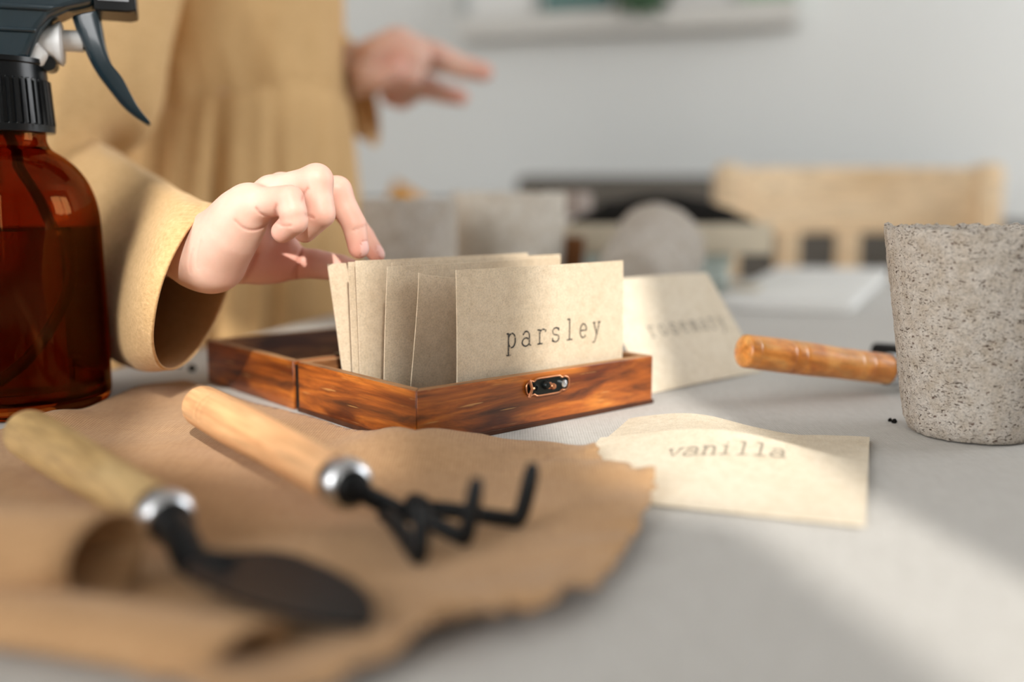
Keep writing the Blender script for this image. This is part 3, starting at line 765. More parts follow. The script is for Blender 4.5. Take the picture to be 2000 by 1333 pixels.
# --- trowel
def trowel_head(lx, loc, L, r1):
    n0 = np.array([0, 0, L + .004])
    p1 = loc(tab(352, 1050, .0110)); p2 = loc(tab(378, 1098, .0078)); p3 = loc(tab(425, 1108, .0080))
    nk = MB(); nk.tube(spline([n0, p1, p2, p3, p3 + (p3 - p2) * .4], 8), [.0058] * 4 + [.0044] * 12 + [.0040] * 17, 12); lx(nk, 'neck', M['black_metal'])
    base = tab(425, 1112, .0058); tip = tab(716, 1240, .0056); ax = tip - base; Lb = np.linalg.norm(ax); ax = unit(ax); sd = np.cross((0, 0, 1), ax)
    wd = [(0, .0045), (.05, .0085), (.12, .0125), (.22, .0146), (.45, .0148), (.62, .0138), (.78, .0110), (.9, .0072), (.97, .0036), (1, .0005)]
    V = []; Fc = []; nu = 14; nv = 40
    for k in (0, 1):
        for j in range(nv + 1):
            q = j / nv; w = np.interp(q, [a for a, _ in wd], [b for _, b in wd])
            for i in range(nu + 1):
                s = (i / nu - .5) * 2
                z = .0030 * ((1 - s) / 2) ** 1.6 * (w / .0148) + .0006 * s * s + .0016 - k * .0011 + .001 * (1 - q) ** 3
                V.append(loc(base + ax * Lb * q + sd * w * s + np.array([0, 0, z])))
    N = (nu + 1) * (nv + 1); g = lambda i, j: j * (nu + 1) + i
    for j in range(nv):
        for i in range(nu):
            Fc.append((g(i, j), g(i+1, j), g(i+1, j+1), g(i, j+1))); Fc.append((N+g(i, j), N+g(i, j+1), N+g(i+1, j+1), N+g(i+1, j)))
    rim = [(i, 0) for i in range(nu)] + [(nu, j) for j in range(nv)] + [(i, nv) for i in range(nu, 0, -1)] + [(0, j) for j in range(nv, 0, -1)]
    for q in range(len(rim)):
        a, b = g(*rim[q]), g(*rim[(q+1) % len(rim)]); Fc.append((b, a, N+a, N+b))
    bl = MB(); bl.add(V, Fc); lx(bl, 'blade', M['black_metal'])
b1 = tab(48, 842, .0092 + .0050); t1 = tab(318, 1006, .0074 + .0050)
tool('hand_trowel', b1, t1, .0088, .0072, M['olive_wood'], 'small hand trowel with yellowish wooden handle and dark blade on tan cloth', 'trowel', (.15, .6), trowel_head)
# --- third tool, half behind the near pot
def third_head(lx, loc, L, r1):
    n0 = np.array([0, 0, L + .004]); dz = np.array([0, 0, 1.0])
    n1 = n0 + dz * .030; nk = MB(); nk.tube([n0, n1], [.0052, .004], 12); lx(nk, 'neck', M['black_metal'])
    up = loc(at(1712, 684, .545)); b = MB(); b.tube(spline([n1 * .5 + n0 * .5, up * .5 + n1 * .5 + np.array([.004, 0, 0]), up], 8), .0042, 12); lx(b, 'prong', M['black_metal'])
    for sgn in (-1, 1):
        e = n1 + dz * .028 + np.array([0, .016 * sgn, 0]); b = MB(); b.tube(spline([n1, e, e + np.array([.012, 0, .003])], 6), .0023, 10); lx(b, 'prong', M['black_metal'])
bt = at(1448, 685, .452); tt = at(1737, 722, .482)
tool('hand_fork', bt, tt, .0081, .0078, M['orange_wood'], 'hand tool with glossy orange wooden handle, its dark head hidden behind the near peat pot', 'garden fork', (.08, .30, .37, .76, .84), third_head, dome=.28)

# ------------------------------------------------------------------ pots
def pot(name, loc, r_top, r_base, h, m, label, seed, Mx=None, th=.0035, group=None, rough=1.0, cat='plant pot'):
    prof = []; n = 40
    prof += [(0, .0)] + [(r_base * q, 0) for q in (.3, .6, .85)] + [(r_base * .96, .0005), (r_base, .003)]
    for i in range(1, n + 1):
        z = .003 + (h - .003) * i / n; prof.append((r_base + (r_top - r_base) * (z / h) ** .9, z))
    prof += [(r_top - th * .5, h + .0006), (r_top - th, h - .0005)]
    for i in range(n, -1, -4): 
        z = .006 + (h - .006) * i / n; prof.append((r_base + (r_top - r_base) * (z / h) ** .9 - th, min(z, h - .001)))
    prof.append((0, .006))
    def jit(r, z, a, k):
        x, y = math.cos(a), math.sin(a)
        if r < 1e-5: return r, z
        d = .0006 * rough * nz(x * 9 + seed, y * 9, z * 320) + .0004 * rough * nz(x * 26, y * 26 + seed, z * 900) + .0008 * rough * nz(x * 2 + seed, y * 2, z * 30)
        zz = z
        if z > h * .93: zz = z + ((z - h * .93) / (h * .07)) * rough * (.0012 * nz(x * 6, y * 6, seed) + .0010 * nz(x * 26, y * 26, seed + 4) + .0005 * nz(x * 70, y * 70, seed + 9))
        return r + d, zz
    b = MB(); b.lathe(prof, 180, None, jit)
    o = b.build(name, m, None, auto=None)
    if Mx is not None: o.matrix_world = Mx
    else: o.location = Vector(tuple(map(float, loc)))
    return tag(o, label, cat, group)
PG = 'peat pots on the table'
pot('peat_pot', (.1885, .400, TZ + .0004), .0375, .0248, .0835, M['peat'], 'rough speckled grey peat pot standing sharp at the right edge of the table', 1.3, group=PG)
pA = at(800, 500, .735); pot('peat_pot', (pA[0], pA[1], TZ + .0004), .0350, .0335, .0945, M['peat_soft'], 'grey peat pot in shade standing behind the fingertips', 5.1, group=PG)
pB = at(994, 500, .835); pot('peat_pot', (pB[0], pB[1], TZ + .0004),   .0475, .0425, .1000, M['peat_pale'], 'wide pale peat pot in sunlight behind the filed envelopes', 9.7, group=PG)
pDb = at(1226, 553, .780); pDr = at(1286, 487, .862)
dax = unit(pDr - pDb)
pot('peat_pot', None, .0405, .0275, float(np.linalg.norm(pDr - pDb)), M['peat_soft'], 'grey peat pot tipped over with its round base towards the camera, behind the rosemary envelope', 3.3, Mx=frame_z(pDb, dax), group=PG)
pC = at(1118, 420, 1.10); 
wp = empty('cup', (pC[0], pC[1], TZ)); tag(wp, 'small white cup with a brown top band behind the wide pale pot', 'cup')
b = MB(); b.lathe([(0, 0), (.014, 0), (.0150, .002), (.0200, .076), (.0190, .076), (.014, .004), (0, .004)], 32); b.build('cup_body', M['plastic_white'], wp)
b = MB(); b.lathe([(.0192, .0765), (.0210, .0775), (.0210, .100), (.0180, .103), (0, .103)], 32); b.build('cup_lid', simple('brown_lid', (.38, .31, .27), .7), wp)
# soil crumbs
def crumb(p, r, label, group):
    bm = bmesh.new(); bmesh.ops.create_icosphere(bm, subdivisions=2, radius=r)
    for v in bm.verts: v.co *= 1 + .35 * nz(v.co.x * 900 + p[0] * 300, v.co.y * 900, v.co.z * 900)
    me = bpy.data.meshes.new('soil_crumb'); bm.to_mesh(me); bm.free(); me.materials.append(M['soil'])
    o = link(bpy.data.objects.new('soil_crumb', me)); o.location = (p[0], p[1], TZ + r * .8); tag(o, label, 'soil crumb', group)
crumb(tab(1738, 824), .0009, 'tiny dark soil crumb on the tablecloth, a step left of the near peat pot', 'soil crumbs')
crumb(tab(1746, 827), .0011, 'tiny dark soil crumb touching the foot of the near peat pot', 'soil crumbs')
crumb(tab(375, 726), .0022, 'dark soil crumb on the tablecloth right beside the box lid below the sleeve', 'soil crumbs')
crumb(tab(350, 719), .0014, 'smaller dark soil crumb under the hanging cuff of the sleeve', 'soil crumbs')

# ------------------------------------------------------------------ soil tray and papers behind
tl0 = tab(1118, 512); ty = .92
c0 = at(1112, 480, .95); c1 = at(1508, 480, .95); TB = TZ + .0435
w = c1[0] - c0[0]; tr = empty('seed_tray', ((c0[0] + c1[0]) / 2, 1.02, TB)); tag(tr, 'long shallow cream card tray heaped with black soil', 'tray')
for nm, lo, hi in (('front_side', (-w/2, -.07, 0), (w/2, -.067, .0285)), ('back_side', (-w/2, .067, 0), (w/2, .07, .0285)), ('end_side', (-w/2, -.067, 0), (-w/2 + .003, .067, .0285)), ('end_side', (w/2 - .003, -.067, 0), (w/2, .067, .0285)), ('tray_base', (-w/2 + .003, -.067, 0), (w/2 - .003, .067, .003))):
    b = MB(); b.box(lo, hi); b.build(nm, M['card'], tr, smooth=False, bevel=.0008)
V = []; Fc = []; nu, nv = 44, 26; hw = w/2 - .0035; hd = .0665
for j in range(nv + 1):
    for i in range(nu + 1):
        x = -hw + 2*hw*i/nu; y = -hd + 2*hd*j/nv
        z = .025 + .031 * max(0, 1 - (x / hw)**2)**.8 * max(0, 1 - (y / hd)**2)**.7 + .003 * nz(x * 80, y * 80, 2)
        V.append((x, y, z))
N = len(V); V += [(x, y, .004) for x, y, z in V]
for j in range(nv):
    for i in range(nu):
        a, b_, c, d = j*(nu+1)+i, j*(nu+1)+i+1, (j+1)*(nu+1)+i+1, (j+1)*(nu+1)+i; Fc += [(a, b_, c, d), (N+a, N+d, N+c, N+b_)]
rim = [(i, 0) for i in range(nu)] + [(nu, j) for j in range(nv)] + [(i, nv) for i in range(nu, 0, -1)] + [(0, j) for j in range(nv, 0, -1)]
for q in range(len(rim)):
    a = rim[q][1]*(nu+1)+rim[q][0]; b_ = rim[(q+1) % len(rim)]; b_ = b_[1]*(nu+1)+b_[0]; Fc.append((b_, a, N+a, N+b_))
o = mesh_obj('potting_soil', V, Fc, M['soil']); o.location = ((c0[0] + c1[0]) / 2, 1.02, TB); tag(o, 'mound of black potting soil filling the cream card tray', 'soil', kind='stuff')
# small clay pot
q = at(1114, 478, .86); b = MB(); b.lathe([(0, 0), (.009, 0), (.0125, .063), (.0115, .063), (.008, .003), (0, .003)], 28); o = b.build('clay_pot', M['terracotta'], None); o.location = (q[0], q[1], TZ); tag(o, 'little brown clay pot beside the left end of the soil tray', 'plant pot')
# mint box that carries the tray
mb_ = empty('storage_tin', ((c0[0] + c1[0]) / 2 - .014, 1.025, TZ)); tag(mb_, 'pale mint lidded box under the cream tray of soil', 'box')
for nm, lo, hi in (('tin_body', (-.078, -.066, 0), (.070, .066, .030)), ('tin_lid', (-.080, -.068, .0302), (.072, .068, .0432))):
    b = MB(); b.box(lo, hi, Matrix.Rotation(math.radians(4), 4, 'Z')); b.build(nm, M['mint'], mb_, bevel=.004, seg=3)
# white paper stack
def sheet_stack(name, px_pts, z0, z1, m, label, cat):
    P = [tab(*q) for q in px_pts]; n = len(P); V = [(p[0], p[1], TZ + z0) for p in P] + [(p[0], p[1], TZ + z1) for p in P]
    b = MB(); b.add(V, [tuple(range(n))[::-1], tuple(range(n, 2*n))] + [(i, (i+1) % n, n+(i+1) % n, n+i) for i in range(n)])
    return tag(b.build(name, m, None, smooth=False, bevel=.001), label, cat)
sheet_stack('paper_stack', [(1390, 606), (1662, 615), (1738, 540), (1520, 537)], .0003, .0100, M['white_paper'], 'stack of white paper lying before the chair at the far table end', 'paper')
o = sheet_stack('paper_scrap', [(1418, 588), (1475, 592), (1490, 583), (1432, 580)], .0103, .0125, M['card'], 'small cream paper scrap lying on the white paper stack', 'paper')

# ------------------------------------------------------------------ chair
Yc = 1.42; xl, xr = at(1398, 390, Yc)[0], at(1952, 390, Yc)[0]
chair = empty('wooden_chair', ((xl + xr) / 2, Yc + .22, 0)); tag(chair, 'pale birch chair with a broad top panel and slats standing beyond the table', 'chair')
cl_ = np.array(chair.location); zt = TZ + HC + .050
def cpart(nm, lo, hi, bv=.006):
    b = MB(); b.box(np.array(lo) - cl_, np.array(hi) - cl_); return b.build(nm, M['chair'], chair, smooth=True, bevel=bv, seg=3)
pw = .033
def post(x0, x1, name='leg'):
    b = MB(); b.prism([(x0 - cl_[0], -cl_[2]), (x1 - cl_[0], 0), (x1 - cl_[0], zt - .012), (x1 - cl_[0] - .006, zt), (x0 - cl_[0] + .008, zt + .001), (x0 - cl_[0], zt - .012)], Yc - .015 - cl_[1], Yc + .030 - cl_[1])
    b.build(name, M['chair'], chair, bevel=.005, seg=3)
post(xl, xl + pw); post(xr - pw, xr)
def curved_panel():
    V = []; n = 20; z0, z1 = TZ + HC - .050, zt - .006
    for th in (0, .016):
        for k, z in ((0, z0), (1, z1)):
            for i in range(n + 1):
                s = i / n; V.append((xl + pw*.6 + (xr - xl - pw*1.2) * s - cl_[0], Yc + .004 + th + .025 * math.sin(PI * s) - cl_[1], z + (0.002*math.sin(PI*s)) - cl_[2]))
    m = n + 1; Fc = []
    for i in range(n):
        Fc += [(i, i+1, m+i+1, m+i), (2*m+i, 3*m+i, 3*m+i+1, 2*m+i+1), (i, 2*m+i, 2*m+i+1, i+1), (m+i, m+i+1, 3*m+i+1, 3*m+i)]
    Fc += [(0, m, 3*m, 2*m), (n, 2*m+n, 3*m+n, m+n)]
    b = MB(); b.add(V, Fc); b.build('top_panel', M['chair'], chair, bevel=.003)
curved_panel()
for px in (1545, 1664, 1784, 1880):
    x = at(px, 480, Yc)[0]; cpart('slat', (x - .0165, Yc + .012, .47), (x + .0165, Yc + .026, TZ + HC - .046), .003)
cpart('seat', (xl, Yc + .036, .44), (xr, Yc + .31, .468), .008)
cpart('seat_rail', (xl + pw + .001, Yc, .39), (xr - pw - .001, Yc + .022, .436), .003)
for x0 in (xl + .005, xr - pw - .005): cpart('leg', (x0, Yc + .265, 0), (x0 + pw, Yc + .30, .438))

# ------------------------------------------------------------------ sofa, cushion, shelf
Ys = 2.12
sx0, sx1 = at(1008, 390, Ys)[0], at(1930, 390, Ys)[0]; stz = TZ + HC + .050
sofa = empty('sofa', ((sx0 + sx1) / 2, Ys + .2, 0)); tag(sofa, 'charcoal upholstered sofa against the back wall behind the chair', 'sofa'); sl_ = np.array(sofa.location)
def spart(nm, lo, hi, bv=.02):
    b = MB(); b.box(np.array(lo) - sl_, np.array(hi) - sl_); return b.build(nm, M['sofa'], sofa, bevel=bv, seg=4)
spart('backrest', (sx0, Ys, .30), (sx1, Ys + .13, stz), .022)
spart('seat', (sx0, Ys - .36, .12), (sx1, Ys - .004, .42), .03)
spart('armrest', (sx1 + .003, Ys - .36, .12), (sx1 + .12, Ys + .13, TZ + HC - .045), .03)
spart('chaise_back', (at(690, 390, Ys)[0], Ys + .0, .12), (sx0 - .003, Ys + .13, TZ + HC + .001), .02)
# mustard cushion standing on the low part
cx = at(792, 380, Ys - .07); cush = MB()
V = []; Fc = []; n = 16; S = .16
for k in (1, -1):
    for j in range(n + 1):
        for i in range(n + 1):
            u, v = i / n * 2 - 1, j / n * 2 - 1; e = (1 - u**4) * (1 - v**4)
            V.append((u * S * (1 - .06 * (1 - v*v)) , k * (.05 * e ** .6 + .002), v * S * (1 - .06 * (1 - u*u))))
N = (n + 1)**2
for j in range(n):
    for i in range(n):
        a, b_, c, d = j*(n+1)+i, j*(n+1)+i+1, (j+1)*(n+1)+i+1, (j+1)*(n+1)+i; Fc += [(a, b_, c, d), (N+a, N+d, N+c, N+b_)]
rim = [(i, 0) for i in range(n)] + [(n, j) for j in range(n)] + [(i, n) for i in range(n, 0, -1)] + [(0, j) for j in range(n, 0, -1)]
for q in range(len(rim)):
    a = rim[q][1]*(n+1)+rim[q][0]; b_ = rim[(q+1) % len(rim)]; b_ = b_[1]*(n+1)+b_[0]; Fc.append((b_, a, N+a, N+b_))
o = mesh_obj('cushion', V, Fc, M['mustard'])
ang = math.radians(27)
o.matrix_world = Matrix.Translation((at(772, 350, Ys - .06)[0] + .070, Ys - .062, TZ + HC + .041 - .2152)) @ Matrix.Rotation(ang, 4, 'Y')
tag(o, 'mustard cushion propped askew against the low end of the sofa', 'cushion')
st = MB(); st.box((cx[0] - .30, Ys - .36, 0), (sx0 - .006, Ys - .005, TZ + HC + .041 - .432)); o = st.build('ottoman', M['sofa'], None, bevel=.03, seg=4); tag(o, 'charcoal ottoman under the mustard cushion', 'ottoman')

# shelf on the back wall
def wallpt(px, py, off):            # a point on the plane 'off' in front of the back wall
    r = ray(px, py); k = ((WB - off) - CAM @ EY) / (r @ EY); return CAM + r * k
s0 = wallpt(893, 72, .07); s1 = wallpt(1556, 50, .07)
zs = (s0[2] + s1[2]) / 2; e0, e1 = s0 @ EX, s1 @ EX
shelf = slab('wall_shelf', e0, e1, WB - .075, WB - .001, zs, zs + .055, M['shelf'], bevel=.002); tag(shelf, 'long white shelf mounted on the back wall', 'shelf')
ztop = zs + .0555
def shelf_item(name, px0, px1, h, d0, d1, m, label, cat, bevel=.002):
    a = wallpt(px0, 20, (d0 + d1) / 2) @ EX; b_ = wallpt(px1, 20, (d0 + d1) / 2) @ EX
    o = slab(name, a, b_, WB - d1, WB - d0, ztop, ztop + h, m, bevel=bevel); return tag(o, label, cat)
shelf_item('framed_card', 920, 1045, .20, .03, .045, M['white_paper'], 'white card propped near the left end of the wall shelf', 'card')
shelf_item('book', 1066, 1192, .045, .01, .065, M['teal'], 'dark teal book lying on the wall shelf left of the plant', 'book')
shelf_item('planter_box', 1318, 1425, .12, .01, .065, M['wall_white'], 'white planter box on the wall shelf right of the hanging plant', 'planter')
shelf_item('storage_box', 1450, 1548, .05, .01, .065, simple('pale_green_card', (.30, .42, .30), .7), 'pale green box at the right end of the wall shelf', 'box')
k0 = wallpt(905, 25, .06); b = MB(); b.lathe([(0, 0), (.018, 0), (.022, .03), (.015, .06), (0, .065)], 24); o = b.build('vase', simple('grey_stoneware', (.42, .44, .43), .6), None); o.location = Vector(rm(k0 @ EX, WB - .035, ztop)); tag(o, 'little grey vase at the left end of the wall shelf', 'vase')
# trailing plant
pp = wallpt(1240, 20, .075); root = empty('hanging_plant', rm(pp @ EX, WB - .045, ztop)); tag(root, 'dark green leafy plant trailing over the edge of the wall shelf', 'plant')
b = MB(); b.lathe([(0, 0), (.022, 0), (.031, .07), (.027, .07), (.019, .004), (0, .004)], 28); b.build('flowerpot', simple('beige_pot', (.50, .46, .38), .7), root)
lf = MB()
for i in range(260):
    a = random.uniform(0, 2 * PI); el = random.uniform(-.2, 1); R = random.uniform(.02, .052)
    p = np.array([R * 1.25 * math.cos(a), -.012 + R * .6 * math.sin(a), .060 + .06 * el - (.085 * random.random() if math.sin(a) < .2 and R > .025 else 0)])
    if p[2] < .012: p[1] = -.05
    d = unit((math.cos(a), math.sin(a), random.uniform(-.8, .5))); sdv = unit(np.cross(d, (0, 0, 1))); nn = np.cross(sdv, d); Ls = random.uniform(.018, .030); ws = Ls * .35
    Vv = [p - d*Ls*.5, p - d*Ls*.1 + sdv*ws + nn*.002, p + d*Ls*.5, p - d*Ls*.1 - sdv*ws + nn*.002, p + nn * -.001]
    lf.add(Vv, [(0, 1, 4), (1, 2, 4), (2, 3, 4), (3, 0, 4)])
for i in range(90):
    p = np.array([random.uniform(-.058, .058), random.uniform(-.062, -.044), random.uniform(-.022, .06)])
    p[2] += .02 * (abs(p[0]) / .058)
    d = unit((random.uniform(-1, 1), -.3, random.uniform(-1, .3))); sdv = unit(np.cross(d, (0, 1, .2))); nn = np.cross(sdv, d); Ls = random.uniform(.018, .030); ws = Ls * .38
    lf.add([p - d*Ls*.5, p - d*Ls*.1 + sdv*ws + nn*.002, p + d*Ls*.5, p - d*Ls*.1 - sdv*ws + nn*.002, p + nn * -.001], [(0, 1, 4), (1, 2, 4), (2, 3, 4), (3, 0, 4)])
lf.build('foliage', M['leaf'], root, auto=None)

# ------------------------------------------------------------------ spray bottle
BB = np.array([-.2275, .4520, TZ + .0005]); bd = unit((.95, .31, 0)); bs = np.cross((0, 0, 1), bd)
bot = empty('spray_bottle', M=basis(BB, bd, bs, (0, 0, 1)))
tag(bot, 'amber glass spray bottle with a slate trigger head at the left edge of the table', 'spray bottle')
outer = [(0, .003), (.020, .0025), (.034, 0), (.0375, .0012), (.0395, .005), (.0398, .012), (.0396, .04), (.0394, .065), (.0391, .082), (.0380, .0925), (.0350, .1015), (.0305, .1085), (.0250, .1135), (.0205, .1165), (.0187, .1195), (.0182, .1235), (.0182, .140)]
inner = [(.0150, .140), (.0150, .1195), (.0175, .1150), (.0230, .1105), (.0285, .1055), (.0325, .0995), (.0352, .0915), (.0366, .082), (.0368, .065), (.0370, .04), (.0371, .012), (.036, .0075), (.0300, .0060), (0, .0085)]
sm = lambda p: [tuple(q) for q in spline(p, 4)]
b = MB(); b.lathe(sm(outer) + sm(inner), 96); b.build('glass_body', M['amber'], bot, auto=None)
lv = .0815
liq = [(0, .0087)] + [(r + .0004, z) for r, z in reversed(inner[6:-1]) if z < lv] + [(.0370, lv - .0006), (.0366, lv + .0009), (.0350, lv), (0, lv)]
b = MB(); b.lathe(liq, 96); b.build('liquid', M['liquid'], bot, auto=None)
b = MB(); b.tube(spline([(.002, 0, .128), (.006, -.002, .112), (.016, -.004, .090), (.0215, -.006, .070), (.019, -.008, .050), (.006, -.010, .026), (-.010, -.008, .0115)], 10), .0023, 10); b.build('dip_tube', M['tube'], bot)
# ribbed cap
def cj(r, z, a, k):
    if r > .0195 and .1275 < z < .1470: r += .0009 * (1 if math.sin(a * 44) > 0 else -.1)
    return r, z
b = MB(); b.lathe([(.0183, .1240), (.0222, .1240), (.0224, .1270), (.0216, .1276), (.0205, .1465), (.0204, .1470), (.0200, .1530), (.0188, .1540), (0, .1540)], 440, None, cj); b.build('cap', M['plastic_black'], bot, auto=30)
b = MB(); b.lathe([(.0196, .1525), (.0207, .1535), (.0207, .1555), (.017, .1560), (0, .156)], 64); b.build('collar', M['plastic_black'], bot)
def zz(py): return .095 + (390 - py) * .000235 - .0005
def ss(px): return (px - 12) * .000225
shell = [(-120, -55), (-60, -80), (60, -82), (180, -74), (207, -58), (207, 26), (186, 33), (150, 42), (122, 56), (103, 78), (90, 104), (80, 126), (66, 142), (45, 150), (-40, 150), (-58, 140), (-70, 110), (-95, 80), (-130, 50), (-140, 0)]
b = MB(); b.prism([(ss(x), zz(y)) for x, y in shell], -.0120, .0120); b.build('head_shell', M['plastic'], bot, bevel=.0035, seg=4)
rb_ = MB()
for y0, y1, w_ in ((34, 46, .0133), (76, 86, .0131)): rb_.prism([(ss(-130), zz(y0)), (ss(150 if y0 < 50 else 96), zz(y0)), (ss(120 if y0 < 50 else 92), zz(y1)), (ss(-130), zz(y1))], -w_, w_)
rb_.build('shell_rib', M['plastic'], bot, bevel=.0012, seg=3)
b = MB(); b.prism([(ss(200), zz(-60)), (ss(277), zz(-60)), (ss(277), zz(37)), (ss(262), zz(41)), (ss(200), zz(40))], -.0135, .0135); nzl = b.build('nozzle', M['plastic_black'], bot, bevel=.0008)
b = MB(); b.prism([(ss(207), zz(-40)), (ss(264), zz(-40)), (ss(264), zz(22)), (ss(207), zz(22))], -.0142, -.0136)
for i in range(6):
    for j in range(6):
        x = ss(212 + i * 9.4); z = zz(16 - j * 9.6); r = .0011
        b.add([(x - r, -.0142, z), (x, -.0142, z - r), (x + r, -.0142, z), (x, -.0142, z + r), (x, -.0148, z)], [(0, 1, 4), (1, 2, 4), (2, 3, 4), (3, 0, 4)])
b.build('nozzle_grip', M['plastic_clear'], bot)
# trigger lever
cen = [(180, 40), (186, 70), (195, 105), (209, 140), (229, 168), (247, 198), (265, 222), (291, 245)]
hw_ = [31, 28, 23, 20, 21, 17, 12, 4]
C2 = spline([np.array(q, float) for q in cen], 5); Wd = np.interp(np.linspace(0, 1, len(C2)), np.linspace(0, 1, len(hw_)), hw_)
V = []; Fc = []
prof = [(-1, -.0075), (-1, .0075), (-.1, .0080), (.75, .0105), (1, .0098), (.62, .0062), (.55, 0), (.62, -.0062), (1, -.0098), (.75, -.0105), (-.1, -.0080)]
for i, c in enumerate(C2):
    tq = unit(C2[min(i+1, len(C2)-1)] - C2[max(i-1, 0)]); nq = np.array([-tq[1], tq[0]]);
    if nq[0] < 0: nq = -nq
    k = .55 + .45 * min(1, Wd[i] / 16)
    for (u_, y_) in prof:
        q = c + nq * Wd[i] * u_ * .92; V.append((ss(q[0]), y_ * k, zz(q[1])))
n = len(prof)
for i in range(len(C2) - 1):
    for k in range(n): Fc.append((i*n+k, i*n+(k+1) % n, (i+1)*n+(k+1) % n, (i+1)*n+k))
Fc += [tuple(range(n))[::-1], tuple((len(C2)-1)*n + k for k in range(n))]
b = MB(); b.add(V, Fc); b.build('trigger', M['plastic'], bot, sub=1)
# white pump body: cone, flange and piston, axis along the nozzle direction
ax0 = (ss(60), 0, zz(100))
def lath_x(prof_px, m, nm, yc=98, sy=1.0):
    b = MB(); Mx = Matrix(((0, 0, 1, 0), (0, sy, 0, 0), (-1, 0, 0, zz(yc)), (0, 0, 0, 1)))
    b.lathe([(r * .000235, ss(x)) for r, x in prof_px], 40, Mx); return b.build(nm, m, bot)
lath_x([(0, 60), (22, 60), (30, 95), (34, 118), (40, 126), (42, 132), (37, 136), (20, 137), (0, 137)], M['plastic_white'], 'pump_body', 96)
lath_x([(0, 126), (20, 126), (20, 172), (0, 173)], M['plastic_white'], 'piston', 90)
b = MB(); b.prism([(ss(30), zz(150)), (ss(76), zz(152)), (ss(100), zz(140)), (ss(112), zz(120)), (ss(90), zz(95)), (ss(40), zz(100))], -.009, .009); b.build('pump_bracket', M['plastic_white'], bot, bevel=.002, seg=3)
b = MB(); b.tube([(ss(108), -.006, zz(136)), (ss(108), .006, zz(136))], .0032, 16); b.build('pump_plug', M['plastic_black'], bot)

